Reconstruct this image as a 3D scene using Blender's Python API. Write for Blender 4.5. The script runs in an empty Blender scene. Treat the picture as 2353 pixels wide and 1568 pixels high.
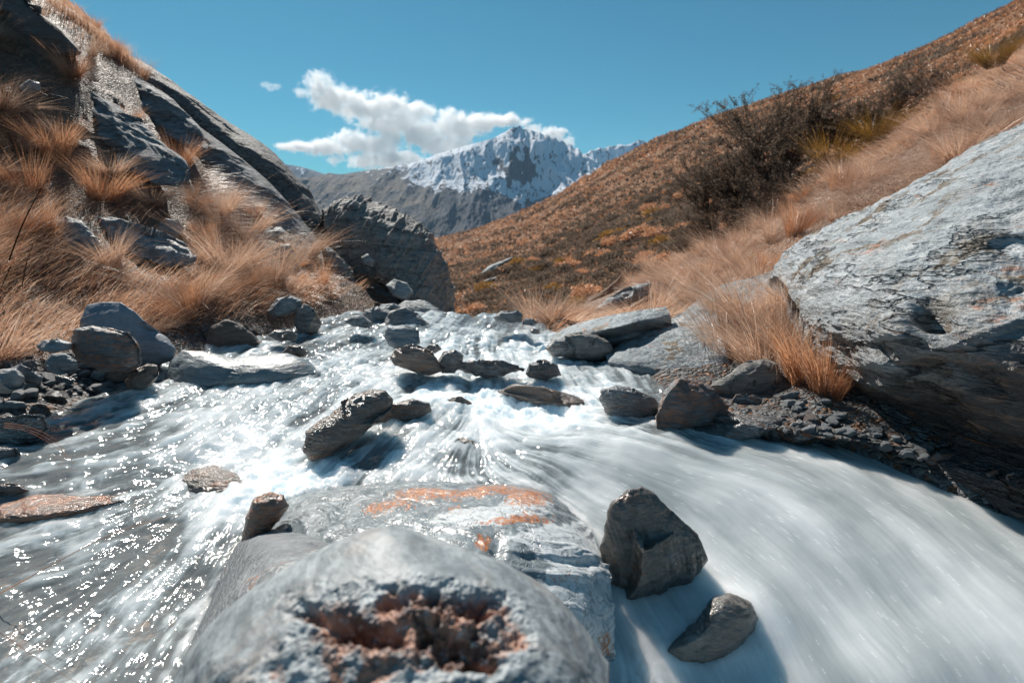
import bpy, bmesh, math, random
import numpy as np
from mathutils import Vector, Matrix
R = math.radians
rng = np.random.default_rng(7)
random.seed(7)
S = bpy.context.scene
COL = S.collection

# ------------------------------------------------------------------ camera
PITCH = R(11.5); CAMZ = 1.0; LENS = 20.0
FD = 2352 * LENS / 36.0                      # focal length in the units the layout was measured in
cam = bpy.data.cameras.new('camera'); camo = bpy.data.objects.new('camera', cam); COL.objects.link(camo)
camo.location = (0, 0, CAMZ); camo.rotation_euler = (math.pi/2 - PITCH, 0, 0)
cam.lens = LENS; cam.sensor_width = 36; cam.clip_start = 0.05; cam.clip_end = 20000
cam.dof.use_dof = True; cam.dof.focus_distance = 2.6; cam.dof.aperture_fstop = 2.9
S.camera = camo
S.render.resolution_x = 1024; S.render.resolution_y = 682

# ------------------------------------------------------------------ light
SUN_AZ = R(-26); SUN_EL = R(42)
world = bpy.data.worlds.new('World'); S.world = world; world.use_nodes = True
wn = world.node_tree; wn.nodes.clear()
sky = wn.nodes.new('ShaderNodeTexSky'); sky.sky_type = 'NISHITA'; sky.sun_disc = False
sky.sun_elevation = SUN_EL; sky.sun_rotation = SUN_AZ
sky.altitude = 1200; sky.air_density = 1.0; sky.dust_density = 0.3; sky.ozone_density = 2.5
tint = wn.nodes.new('ShaderNodeMix'); tint.data_type = 'RGBA'; tint.blend_type = 'MULTIPLY'
tint.inputs[0].default_value = 1.0; tint.inputs[7].default_value = (0.27, 0.70, 0.68, 1)
bg = wn.nodes.new('ShaderNodeBackground'); bg.inputs[1].default_value = 0.082
wo = wn.nodes.new('ShaderNodeOutputWorld')
wn.links.new(sky.outputs[0], tint.inputs[6]); wn.links.new(tint.outputs[2], bg.inputs[0]); wn.links.new(bg.outputs[0], wo.inputs[0])
sl = bpy.data.lights.new('sun', 'SUN'); sl.energy = 5.0; sl.angle = R(0.6); sl.color = (1.0, 0.94, 0.86)
so = bpy.data.objects.new('sun', sl); COL.objects.link(so)
SD = Vector((math.sin(SUN_AZ)*math.cos(SUN_EL), math.cos(SUN_AZ)*math.cos(SUN_EL), math.sin(SUN_EL)))
so.rotation_euler = SD.to_track_quat('Z', 'Y').to_euler(); so.location = (-3, 5, 8)
S.view_settings.view_transform = 'Standard'; S.view_settings.look = 'None'
S.view_settings.exposure = 0.35; S.view_settings.gamma = 1
cy = S.cycles
cy.use_denoising = True
cy.max_bounces = 12; cy.diffuse_bounces = 3; cy.glossy_bounces = 3; cy.transparent_max_bounces = 12
cy.transmission_bounces = 3; cy.volume_bounces = 10
cy.sample_clamp_indirect = 6; cy.caustics_reflective = False; cy.caustics_refractive = False

# ------------------------------------------------------------------ layout helpers
cp, sp = math.cos(PITCH), math.sin(PITCH)
def ray(px, py):
    dx = (px-1176)/FD; dy = (784-py)/FD
    return dx, cp+sp*dy, -sp+cp*dy
def W(px, py, Y):
    d = ray(px, py); t = Y/d[1]
    return (d[0]*t, Y, CAMZ+d[2]*t)
def Wz(px, py, z=0.0):
    d = ray(px, py); t = (z-CAMZ)/d[2]
    return (d[0]*t, d[1]*t, z)
def proj(P):
    P = np.asarray(P, float); v = P - np.array([0, 0, CAMZ])
    f = v[..., 1]*cp - v[..., 2]*sp; u = v[..., 1]*sp + v[..., 2]*cp
    f = np.where(np.abs(f) < 1e-4, 1e-4, f)
    return 1176+FD*v[..., 0]/f, 784-FD*u/f, f

# ------------------------------------------------------------------ noise (numpy gradient noise)
_perm = np.random.default_rng(11).permutation(256); _perm = np.concatenate([_perm, _perm, _perm])
_g = np.random.default_rng(12).normal(size=(256, 3)); _g /= np.linalg.norm(_g, axis=1)[:, None]
def pn(P):
    P = np.asarray(P, float); i = np.floor(P).astype(np.int64); f = P - i; i &= 255
    w = f*f*f*(f*(f*6-15)+10); r = 0
    for a in (0, 1):
        wa = w[..., 0] if a else 1-w[..., 0]
        for b in (0, 1):
            wb = w[..., 1] if b else 1-w[..., 1]
            for c in (0, 1):
                wc = w[..., 2] if c else 1-w[..., 2]
                h = _perm[_perm[_perm[(i[..., 0]+a)] + i[..., 1]+b] + i[..., 2]+c]
                g = _g[h]
                r = r + wa*wb*wc*(g[..., 0]*(f[..., 0]-a)+g[..., 1]*(f[..., 1]-b)+g[..., 2]*(f[..., 2]-c))
    return r*1.5
def fbm(P, o=4, lac=2.03, gain=.5):
    P = np.asarray(P, float); a = 1; s = 0; t = 0
    for k in range(o):
        s = s + a*pn(P + 17.3*k); t += a; P = P*lac; a *= gain
    return s/t
def ridged(P, o=5, lac=2.07, gain=.55):
    P = np.asarray(P, float); a = 1; s = 0; t = 0
    for k in range(o):
        s = s + a*(1-2.2*np.abs(pn(P+9.7*k))); t += a; P = P*lac; a *= gain
    return s/t
def sstep(a, b, x):
    t = np.clip((x-a)/(b-a), 0, 1); return t*t*(3-2*t)

# ------------------------------------------------------------------ mesh helpers
def mesh_obj(name, V, F, mat, parent=None, loc=None, smooth=True, attrs=None):
    V = np.asarray(V, np.float32); F = np.asarray(F, np.int32)
    if loc is not None: V = V - np.asarray(loc, np.float32)
    me = bpy.data.meshes.new(name); k = F.shape[1]
    me.vertices.add(len(V)); me.vertices.foreach_set('co', V.ravel())
    me.loops.add(F.size); me.loops.foreach_set('vertex_index', F.ravel())
    me.polygons.add(len(F)); me.polygons.foreach_set('loop_start', np.arange(0, F.size, k, dtype=np.int32))
    me.polygons.foreach_set('loop_total', np.full(len(F), k, np.int32))
    me.polygons.foreach_set('use_smooth', np.full(len(F), smooth, bool))
    me.update(calc_edges=True)
    for an, av in (attrs or {}).items():
        at = me.attributes.new(an, 'FLOAT', 'POINT'); at.data.foreach_set('value', np.asarray(av, np.float32))
    if mat: me.materials.append(mat)
    o = bpy.data.objects.new(name, me); COL.objects.link(o)
    if loc is not None: o.location = loc
    if parent: o.parent = parent
    return o
def tag(o, label=None, cat=None, group=None, kind=None):
    if label: o['label'] = label
    if cat: o['category'] = cat
    if group: o['group'] = group
    if kind: o['kind'] = kind
    return o
def grid_faces(nr, nc):
    a = np.arange(nr*nc).reshape(nr, nc)
    return np.stack([a[:-1, :-1], a[:-1, 1:], a[1:, 1:], a[1:, :-1]], -1).reshape(-1, 4)
def normals_grid(G):
    du = np.gradient(G, axis=1); dv = np.gradient(G, axis=0)
    n = np.cross(du, dv); n /= np.linalg.norm(n, axis=-1)[..., None]+1e-9
    return n
def crom(P, n):
    """Catmull-Rom resample of control rows P (k,...) to n samples"""
    P = np.asarray(P, float); k = len(P)
    t = np.linspace(0, k-1, n); i = np.minimum(t.astype(int), k-2); f = (t-i)
    f = f.reshape((-1,)+(1,)*(P.ndim-1))
    g = lambda j: P[np.clip(j, 0, k-1)]
    p0, p1, p2, p3 = g(i-1), g(i), g(i+1), g(i+2)
    return .5*((2*p1)+(-p0+p2)*f+(2*p0-5*p1+4*p2-p3)*f*f+(-p0+3*p1-3*p2+p3)*f**3)
def loft(rows, nu, nv):
    A = np.stack([crom(r, nu) for r in rows]); return crom(A, nv)
def flip_up(G, F):
    n = normals_grid(G)
    return F[:, ::-1] if n[..., 2].mean() < 0 else F
_ico = {}
def ico(l):
    if l not in _ico:
        bm = bmesh.new(); bmesh.ops.create_icosphere(bm, subdivisions=l, radius=1)
        V = np.array([v.co[:] for v in bm.verts]); F = np.array([[v.index for v in f.verts] for f in bm.faces]); bm.free()
        _ico[l] = (V, F)
    return _ico[l]
def vnormals(V, F):
    n = np.cross(V[F[:, 1]]-V[F[:, 0]], V[F[:, 2]]-V[F[:, 0]]); N = np.zeros_like(V)
    for k in range(3):
        for c in range(3): N[:, c] += np.bincount(F[:, k], n[:, c], len(V))
    return N/(np.linalg.norm(N, axis=1)[:, None]+1e-12)

# ------------------------------------------------------------------ material helpers
class NT:
    def __init__(s, name):
        s.m = bpy.data.materials.new(name); s.m.use_nodes = True; s.t = s.m.node_tree; s.t.nodes.clear()
        s.out = s.t.nodes.new('ShaderNodeOutputMaterial')
    def n(s, typ, **kw):
        nd = s.t.nodes.new('ShaderNode'+typ)
        for k, v in kw.items(): setattr(nd, k, v)
        return nd
    def l(s, a, b): s.t.links.new(a, b)
    def val(s, x, sock):
        if hasattr(x, 'links') or hasattr(x, 'is_linked'): s.l(x, sock)
        else: sock.default_value = x
    def math(s, op, a, b=0.0, clamp=False):
        nd = s.n('Math', operation=op, use_clamp=clamp); s.val(a, nd.inputs[0]); s.val(b, nd.inputs[1]); return nd.outputs[0]
    def mix(s, f, a, b, blend='MIX'):
        nd = s.n('Mix', data_type='RGBA', blend_type=blend); s.val(f, nd.inputs[0])
        s.val(a if not isinstance(a, tuple) else (*a, 1), nd.inputs[6]); s.val(b if not isinstance(b, tuple) else (*b, 1), nd.inputs[7]); return nd.outputs[2]
    def noise(s, vec, scale, detail=4, rough=.55, dist=0.0):
        nd = s.n('TexNoise'); s.l(vec, nd.inputs['Vector']); nd.inputs['Scale'].default_value = scale
        nd.inputs['Detail'].default_value = detail; nd.inputs['Roughness'].default_value = rough; nd.inputs['Distortion'].default_value = dist
        return nd.outputs[0]
    def ramp(s, f, a, b, lo=0.0, hi=1.0, smooth=True):
        nd = s.n('MapRange', interpolation_type='SMOOTHSTEP' if smooth else 'LINEAR')
        s.l(f, nd.inputs[0]); nd.inputs[1].default_value = a; nd.inputs[2].default_value = b
        nd.inputs[3].default_value = lo; nd.inputs[4].default_value = hi; return nd.outputs[0]
    def mapping(s, vec, rot=(0, 0, 0), scale=(1, 1, 1)):
        nd = s.n('Mapping'); s.l(vec, nd.inputs[0]); nd.inputs[2].default_value = rot; nd.inputs[3].default_value = scale; return nd.outputs[0]
    def attr(s, name):
        nd = s.n('Attribute', attribute_name=name); return nd.outputs['Fac']
    def coord(s, kind='Object', rand=False):
        c = s.n('TexCoord').outputs[kind]
        if rand:
            oi = s.n('ObjectInfo'); sc = s.n('VectorMath', operation='SCALE'); sc.inputs[0].default_value = (37, 53, 71); s.l(oi.outputs['Random'], sc.inputs['Scale'])
            ad = s.n('VectorMath', operation='ADD'); s.l(c, ad.inputs[0]); s.l(sc.outputs[0], ad.inputs[1]); return ad.outputs[0]
        return c
    def bump(s, h, strength, dist, normal=None):
        nd = s.n('Bump'); s.l(h, nd.inputs['Height']); nd.inputs['Strength'].default_value = strength; nd.inputs['Distance'].default_value = dist
        if normal: s.l(normal, nd.inputs['Normal'])
        return nd.outputs[0]
    def princ(s, col, rough=.6, normal=None, spec=.5, **kw):
        nd = s.n('BsdfPrincipled'); s.val(col if not isinstance(col, tuple) else (*col, 1), nd.inputs['Base Color']); s.val(rough, nd.inputs['Roughness'])
        nd.inputs['Specular IOR Level'].default_value = spec
        if normal: s.l(normal, nd.inputs['Normal'])
        for k, v in kw.items(): s.val(v, nd.inputs[k])
        return nd.outputs[0]
    def done(s, sh): s.l(sh, s.out.inputs[0]); return s.m

def rock_mat(name, dark, mid, light, rust=0.0, vein=0.0, lichen=0.0, rough=.75, strata=(0.2, 0.5, 0), sc=6.0, aniso=5.0, bump=1.0,
             rustcol=(.42, .15, .05), wetspec=.5, moss=0.0, cracks=0.0):
    t = NT(name); c = t.coord(rand=True)
    w = t.mapping(c, strata, (1, 1, aniso))
    warp = t.noise(c, sc*.4, 3)
    s1 = t.noise(w, sc, 6, .6, .6); s2 = t.noise(w, sc*3.4, 5, .65, .3); s3 = t.noise(c, sc*9, 4, .6)
    big = t.noise(c, sc*.25, 4, .6)
    mixf = t.math('ADD', t.math('MULTIPLY', s1, .55), t.math('ADD', t.math('MULTIPLY', s2, .3), t.math('MULTIPLY', big, .15)))
    f1 = t.ramp(mixf, .36, .52); f2 = t.ramp(mixf, .50, .66)
    col = t.mix(f2, t.mix(f1, dark, mid), light)
    col = t.mix(t.math('MULTIPLY', t.ramp(s3, .35, .65), .35), col, tuple(x*.6 for x in mid))
    if vein:
        v = t.noise(w, sc*1.3, 3, .5, 1.2); vm = t.math('SUBTRACT', 1.0, t.math('MULTIPLY', t.math('ABSOLUTE', t.math('SUBTRACT', v, .5)), 22.0), True)
        vm = t.math('MULTIPLY', vm, t.ramp(big, .5-.2*vein, .62)); col = t.mix(t.math('MULTIPLY', vm, .75), col, (.62, .62, .6))
    if lichen:
        l = t.ramp(t.noise(c, sc*5, 5, .7), .60-.1*lichen, .66-.1*lichen); col = t.mix(t.math('MULTIPLY', l, .7), col, (.035, .028, .022))
        l2 = t.ramp(t.noise(c, sc*7.7, 4, .7), .62, .68); col = t.mix(t.math('MULTIPLY', l2, .5), col, (.42, .4, .33))
    if moss:
        mm = t.math('MULTIPLY', t.ramp(t.noise(c, sc*1.1, 6, .7), .60-.1*moss, .64-.1*moss), t.ramp(t.noise(c, sc*.3, 3), .42, .58))
        col = t.mix(t.math('MULTIPLY', mm, .9), col, (.13, .075, .02))
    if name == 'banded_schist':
        col = t.mix(t.attr('damp_shade'), col, t.mix(t.ramp(t.noise(w, sc*2.2, 6, .7, .7), .52, .68), (.065, .06, .06), (.26, .17, .12)))  # wet stained rock below, its shade also mixed into the colour
        rough = t.ramp(t.attr('damp_shade'), 0, 1, rough, .3)
    if rust:
        r = t.ramp(t.noise(w, sc*.9, 6, .7, .8), .62-.2*rust, .72-.2*rust); r = t.math('MULTIPLY', r, t.ramp(s2, .35, .6))
        col = t.mix(t.math('MULTIPLY', r, .85), col, rustcol)
    crk = None
    if cracks:
        ve = t.n('TexVoronoi', feature='DISTANCE_TO_EDGE'); mpv = t.mapping(w, (0, 0, 0), (1, 1, .45)); ad = t.n('VectorMath', operation='ADD')
        nv3 = t.n('TexNoise'); t.l(w, nv3.inputs['Vector']); nv3.inputs['Scale'].default_value = sc*1.5; nv3.inputs['Detail'].default_value = 4; t.l(mpv, ad.inputs[0]); t.l(nv3.outputs[1], ad.inputs[1]); t.l(ad.outputs[0], ve.inputs['Vector']); ve.inputs['Scale'].default_value = sc*.3
        crk = t.math('MULTIPLY', t.ramp(ve.outputs['Distance'], .0, .03, 1, 0), t.ramp(big, .42, .55)); col = t.mix(t.math('MULTIPLY', crk, .8*cracks), col, (.03, .028, .026))
    h = t.math('ADD', t.math('MULTIPLY', s1, .9), t.math('ADD', t.math('MULTIPLY', s2, .5), t.math('MULTIPLY', s3, .4 if isinstance(rough, float) and rough < .3 else .18)))
    if crk is not None: h = t.math('SUBTRACT', h, t.math('MULTIPLY', crk, .8))
    nm = t.bump(h, .75*bump, .035*6/sc)
    rr = t.math('ADD', t.math('MULTIPLY', t.math('SUBTRACT', s2, .5), .3), rough)
    return t.done(t.princ(col, rr, nm, wetspec))
ROCK = {
 'pale':   rock_mat('pale_schist', (.13, .16, .18), (.25, .29, .31), (.44, .48, .50), vein=.5, rough=.6, cracks=.5, strata=(.15, .35, .2), sc=5, moss=.35, rust=.12),
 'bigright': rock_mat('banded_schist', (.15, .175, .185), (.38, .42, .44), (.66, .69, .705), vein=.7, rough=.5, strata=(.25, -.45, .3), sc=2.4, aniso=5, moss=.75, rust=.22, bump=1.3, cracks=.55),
 'leftslab': rock_mat('slab_schist', (.11, .115, .12), (.26, .27, .28), (.46, .47, .48), vein=.2, cracks=.6, rough=.72, wetspec=.25, strata=(0, .62, 0), sc=4.5, aniso=7, bump=1.3),
 'lichen': rock_mat('lichen_schist', (.07, .068, .065), (.17, .165, .16), (.34, .335, .32), cracks=.7, lichen=.7, rough=.7, strata=(0, .7, 0), sc=3.5, rust=.2, rustcol=(.12, .05, .03)),
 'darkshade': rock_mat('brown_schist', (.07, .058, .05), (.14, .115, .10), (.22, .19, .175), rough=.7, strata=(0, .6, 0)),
 'boulder': rock_mat('standing_boulder', (.14, .13, .12), (.29, .275, .255), (.46, .445, .42), lichen=.3, rough=.7, strata=(0, 1.1, 0), sc=3.0, rust=.1, cracks=.7),
 'smooth': rock_mat('smooth_grey', (.17, .20, .24), (.23, .265, .31), (.30, .34, .39), rough=.6, strata=(0, .5, 0), sc=3, bump=.35),
 'wet':    rock_mat('wet_schist', (.055, .055, .055), (.13, .13, .13), (.27, .275, .28), rough=.24, rust=.25, vein=.3, strata=(.1, .4, 0), sc=9, wetspec=.8),
 'wetbrown': rock_mat('wet_brown', (.08, .062, .048), (.18, .14, .115), (.32, .265, .22), rough=.22, rust=.5, rustcol=(.26, .11, .05), strata=(.1, -.6, .3), sc=8, wetspec=.8),
 'wetsmooth': rock_mat('wet_smooth', (.07, .058, .048), (.14, .122, .105), (.25, .225, .20), rough=.18, rust=.35, vein=.3, rustcol=(.20, .11, .07), strata=(.3, 1.2, 0), sc=7, aniso=3, bump=.5, wetspec=.9, cracks=.6),
 'rustbed': rock_mat('rust_bed', (.10, .08, .07), (.20, .12, .09), (.34, .24, .19), rough=.2, rust=1.0, rustcol=(.42, .16, .07), strata=(.1, .2, .3), sc=9, wetspec=.9),
 'grey':   rock_mat('grey_schist', (.09, .10, .11), (.18, .20, .215), (.34, .37, .39), rough=.55, vein=.4, strata=(.1, .3, 0), sc=8, rust=.1),
 'rusty':  rock_mat('rusty_schist', (.06, .065, .075), (.14, .145, .15), (.26, .26, .26), rough=.45, rust=.75, rustcol=(.32, .13, .06), strata=(.4, .8, 0), sc=8, vein=.3),
 'pebble': rock_mat('pebble', (.11, .12, .125), (.21, .225, .235), (.36, .38, .39), rough=.5, strata=(0, .1, 0), sc=18),
 'pebblelight': rock_mat('pebble_light', (.16, .17, .18), (.27, .29, .30), (.42, .44, .45), rough=.5, strata=(0, .1, 0), sc=18, rust=.2),
 'hillrock': rock_mat('hill_rock', (.25, .24, .23), (.40, .40, .39), (.55, .55, .55), rough=.8, sc=.5),
 'submerged': rock_mat('submerged_rock', (.10, .13, .14), (.18, .22, .235), (.28, .32, .335), rough=.45, rust=.08, strata=(0, .4, 0), sc=5, wetspec=.9, bump=.5),
}
def foam_rock_mat():          # white quartz slab with orange streaks
    t = NT('orange_quartz'); c = t.coord(); w = t.mapping(c, (0, .15, .3), (2.2, 1, 6))
    s1 = t.noise(w, 9, 6, .65, .5); s2 = t.noise(w, 30, 5, .6); s3 = t.noise(c, 60, 4, .6)
    grey = t.mix(t.ramp(s1, .4, .62), (.16, .19, .205), (.33, .37, .385))
    grey = t.mix(t.math('MULTIPLY', t.ramp(s2, .4, .6), .4), grey, (.12, .14, .15))
    qn = t.math('ADD', t.attr('quartz'), t.math('MULTIPLY', t.math('SUBTRACT', t.noise(c, 14, 5, .65), .5), 1.3))
    q = t.ramp(qn, .42, .52); col = t.mix(q, grey, t.mix(t.ramp(s3, .3, .7), (.50, .53, .54), (.72, .74, .74)))
    cr = t.math('SUBTRACT', 1.0, t.math('MULTIPLY', t.math('ABSOLUTE', t.math('SUBTRACT', t.noise(c, 11, 4, .6, .5), .5)), 38.0), True)
    col = t.mix(t.math('MULTIPLY', cr, .5), col, (.07, .08, .085))
    on = t.math('ADD', t.attr('rust'), t.math('MULTIPLY', t.math('SUBTRACT', t.noise(w, 17, 7, .75, .8), .5), 4.2))
    om = t.math('MULTIPLY', t.ramp(on, .36, .62), t.ramp(t.noise(c, 75, 4, .7), .36, .52))
    col = t.mix(t.math('MULTIPLY', om, .92), col, t.mix(t.ramp(s2, .35, .65), (.36, .10, .025), (.66, .27, .09)))
    h = t.math('ADD', t.math('MULTIPLY', s1, .8), t.math('ADD', t.math('MULTIPLY', s2, .4), t.math('SUBTRACT', t.math('MULTIPLY', s3, .2), t.math('MULTIPLY', cr, .5))))
    return t.done(t.princ(col, .34, t.bump(h, .5, .006), .6))
ROCK['orange'] = foam_rock_mat()
def pit_rock_mat():
    t = NT('pitted_grey_rock'); c = t.coord(); w = t.mapping(c, (.2, .5, .3), (1, 1, 4))
    s1 = t.noise(w, 14, 6, .6, .4); s2 = t.noise(c, 70, 4, .65); s3 = t.noise(c, 26, 4, .6)
    col = t.mix(t.ramp(s1, .38, .64), (.19, .22, .235), (.40, .44, .455))
    col = t.mix(t.math('MULTIPLY', t.ramp(s2, .4, .65), .45), col, (.13, .15, .16)); col = t.mix(t.math('MULTIPLY', t.ramp(t.noise(c, 9, 5, .65), .5, .66), .5), col, (.27, .22, .185))
    pit = t.attr('pit')
    br = t.mix(t.ramp(s3, .4, .62), (.09, .04, .028), (.42, .22, .15))
    br = t.mix(t.ramp(s2, .55, .7), br, (.55, .50, .47))
    pm = t.ramp(t.math('ADD', pit, t.math('MULTIPLY', t.math('SUBTRACT', s3, .5), .9)), .32, .62)
    col = t.mix(pm, col, br)
    h = t.math('ADD', t.math('MULTIPLY', s1, .25), t.math('MULTIPLY', s2, .2))
    return t.done(t.princ(col, .55, t.bump(h, .6, .008), .55))
ROCK['pitted'] = pit_rock_mat()

def grass_mat(name, c0, c1, c2, c3=None, gl=.06):
    t = NT(name); a = t.attr('tint'); tp = t.attr('tip')
    oi = t.n('ObjectInfo').outputs['Random']
    col = t.mix(t.ramp(a, 0, .5), c0, c1); col = t.mix(t.ramp(a, .5, 1), col, c2)
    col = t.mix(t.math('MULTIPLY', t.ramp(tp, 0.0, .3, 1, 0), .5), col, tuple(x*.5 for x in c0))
    col = t.mix(t.math('MULTIPLY', oi, .35), col, c1 if c3 is None else c3)
    d = t.n('BsdfDiffuse'); t.l(col, d.inputs[0]); tr = t.n('BsdfTranslucent'); t.l(col, tr.inputs[0])
    g = t.n('BsdfGlossy'); g.inputs['Roughness'].default_value = .35; g.inputs[0].default_value = (.9, .9, .9, 1)
    m1 = t.n('MixShader'); m1.inputs[0].default_value = .55; t.l(d.outputs[0], m1.inputs[1]); t.l(tr.outputs[0], m1.inputs[2])
    m2 = t.n('MixShader'); m2.inputs[0].default_value = gl; t.l(m1.outputs[0], m2.inputs[1]); t.l(g.outputs[0], m2.inputs[2])
    return t.done(m2.outputs[0])
G_straw = grass_mat('dry_straw', (.35, .195, .125), (.68, .43, .29), (.88, .73, .60))
G_rust = grass_mat('rust_grass', (.34, .145, .07), (.66, .33, .17), (.82, .54, .36))
G_green = grass_mat('olive_grass', (.20, .12, .02), (.33, .17, .03), (.50, .25, .07))
G_hill = grass_mat('hill_grass', (.25, .115, .06), (.43, .23, .13), (.60, .38, .245), (.40, .18, .08))
G_dark = grass_mat('dark_shrub_leaf', (.08, .062, .05), (.20, .15, .115), (.36, .27, .20), (.10, .075, .055), gl=0.0)
G_twig = grass_mat('twig_bark', (.07, .045, .038), (.13, .09, .075), (.26, .20, .17))

def soil_mat(name, a, b, c, sc=3.0, bumpd=.03, shore=False):
    t = NT(name); k = t.coord(); n1 = t.noise(k, sc, 6, .65); n2 = t.noise(k, sc*6, 5, .7)
    col = t.mix(t.ramp(n1, .4, .6), a, b); col = t.mix(t.ramp(n2, .5, .7), col, c)
    if shore:      # wet gravel along the water
        g_ = t.n('NewGeometry').outputs['Position']; sx = t.n('SeparateXYZ'); t.l(g_, sx.inputs[0])
        f_ = t.ramp(t.math('ADD', sx.outputs[2], t.math('MULTIPLY', n1, .2)), .40, .20); f_ = t.math('MULTIPLY', f_, t.ramp(sx.outputs[1], 5.8, 5.0))
        vo = t.n('TexVoronoi'); nw = t.n('TexNoise'); t.l(k, nw.inputs['Vector']); nw.inputs['Scale'].default_value = 12; av = t.n('VectorMath', operation='MULTIPLY_ADD'); t.l(nw.outputs[1], av.inputs[0]); av.inputs[1].default_value = (.12, .12, .12); t.l(k, av.inputs[2]); t.l(av.outputs[0], vo.inputs['Vector']); vo.inputs['Scale'].default_value = 34; sc_ = t.n('SeparateColor'); t.l(vo.outputs['Color'], sc_.inputs[0])
        gr_ = t.mix(sc_.outputs[0], (.05, .052, .055), (.22, .22, .215)); gr_ = t.mix(t.ramp(sc_.outputs[1], .75, .85), gr_, (.22, .11, .06)); col = t.mix(f_, col, gr_)
        return t.done(t.princ(col, .6, t.bump(t.math('SUBTRACT', t.math('ADD', n1, n2), t.math('MULTIPLY', vo.outputs['Distance'], 1.5)), 1, bumpd), .4))
    return t.done(t.princ(col, .9, t.bump(t.math('ADD', n1, n2), 1, bumpd), .2))
M_soil = soil_mat('dead_turf', (.10, .06, .04), (.20, .12, .08), (.32, .20, .13), 3, shore=True)
M_strawsoil = soil_mat('pale_turf', (.22, .125, .08), (.36, .22, .145), (.46, .31, .21), 4, shore=True)
M_valley = soil_mat('valley_turf', (.13, .07, .04), (.20, .11, .06), (.26, .15, .09), .05, .5)

# ------------------------------------------------------------------ terrain
LB = [  # left bank rows, shore to back
 [(-3.4, .2, -.25), (-2.9, 1.6, -.2), (-2.55, 2.7, -.12), (-2.35, 4.0, -.12), (-1.9, 5.5, -.08), (-1.15, 6.6, -.05), (-.55, 8.2, -.6), (-.3, 10, -1.2)],
 [(-5.2, 1.0, .3), (-4.2, 2.6, .25), W(0, 740, 4.1), W(200, 748, 4.5), W(420, 775, 4.8), W(640, 752, 5.4), W(800, 728, 6.4), W(960, 718, 8.6)],
 [(-6.2, 1.6, 1.1), (-5.3, 3.4, 1.0), W(0, 580, 4.9), W(200, 620, 5.2), W(420, 650, 5.5), W(620, 660, 6.1), W(780, 660, 7.3), W(930, 660, 9.6)],
 [(-7.0, 2.8, 2.0), W(-300, 320, 5.8), W(0, 370, 6.2), W(200, 440, 6.6), W(420, 510, 6.9), W(580, 545, 7.6), W(740, 590, 8.7), W(880, 620, 10.6)],
 [(-8.8, 4.2, 3.4), W(-300, 0, 7.9), W(0, 70, 8.2), W(150, 130, 8.5), W(310, 235, 9.0), W(480, 365, 9.6), W(660, 500, 10.6), W(800, 590, 12)],
 [(-11, 5.5, 5.2), W(-300, -300, 10.2), W(0, -100, 10.6), W(140, 20, 10.6), W(300, 150, 10.8), W(470, 320, 11.2), W(640, 470, 12), W(760, 560, 13.5)],
 [(-16, 8.5, 8.0), W(-300, -330, 14.), W(0, -110, 14.5), W(140, 25, 14.5), W(300, 170, 14.5), W(470, 350, 14.5), W(640, 510, 14.8), W(740, 590, 15.5)],
 [(-24, 18, 3.5), (-18, 22, 3.5), (-14, 22, 2), (-12, 22, 1), (-10, 22, 0), (-9, 22, -1), (-7, 22, -2), (-5, 22, -3)]]
RB = [
 [(.9, 11, -1.2), (.25, 8, -.6), (.2, 6.3, -.12), (.6, 4.4, -.16), (1.0, 3.0, -.2), Wz(1800, 1060, -.22), Wz(2130, 1160, -.32), (2.2, .2, -.6)],
 [(1.1, 11.5, -.9), (.35, 8.1, -.3), (.38, 6.2, .04), (.82, 4.4, .03), Wz(1650, 935, .03), Wz(1830, 1000, .03), Wz(2100, 1066, -.05), (2.9, .6, -.3)],
 [(1.4, 12, -.7), W(1262, 732, 6.9), Wz(1335, 745, .08), Wz(1560, 822, .09), Wz(1700, 862, .09), Wz(1960, 940, .08), (3.6, 2.2, .1), (4.4, .6, .1)],
 [(2, 12.6, -.5), W(1290, 724, 9.2), W(1410, 725, 7.6), W(1590, 690, 6.2), W(1800, 640, 5.5), W(2060, 560, 5.0), W(2500, 420, 4.2), (6, 1.6, 1.4)],
 [(2.4, 13.4, -.4), W(1330, 708, 10.5), W(1480, 655, 9.2), W(1650, 590, 8.3), W(1830, 500, 7.6), W(2060, 390, 7.0), W(2420, 230, 6.4), (8, 3, 3)],
 [(2.8, 14.5, -.3), W(1350, 700, 12), W(1510, 630, 11), W(1700, 540, 10.4), W(1880, 430, 9.8), W(2090, 310, 9.3), W(2420, 120, 8.6), (11, 5, 5.0)],
 [(3, 17, -1.6), W(1380, 740, 15), W(1530, 700, 14.5), W(1720, 610, 14), W(1900, 510, 13.5), W(2120, 390, 13), W(2450, 170, 12.5), (15, 8, 6.5)],
 [(3, 22, -5), (4.5, 22, -4), (7, 22, -3), (9, 21, -2), (11, 20, 0), (14, 19, 1.5), (19, 18, 3), (22, 15, 4)]]
def bank(rows, nu, nv, seed, amp=.05):
    G = loft(rows, nu, nv); P = G*np.array([.8, .8, .8])+seed
    G[..., 2] += fbm(P, 5)*amp*2.2 + fbm(G*4+seed, 3)*amp*.5
    return G
GL = bank(LB, 420, 360, 3.1, .09); GR = bank(RB, 420, 360, 8.7, .06)
o = mesh_obj('left_bank_ground', GL.reshape(-1, 3), flip_up(GL, grid_faces(*GL.shape[:2])), M_soil); tag(o, kind='structure')
o = mesh_obj('right_bank_ground', GR.reshape(-1, 3), flip_up(GR, grid_faces(*GR.shape[:2])), M_strawsoil); tag(o, kind='structure')

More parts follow.
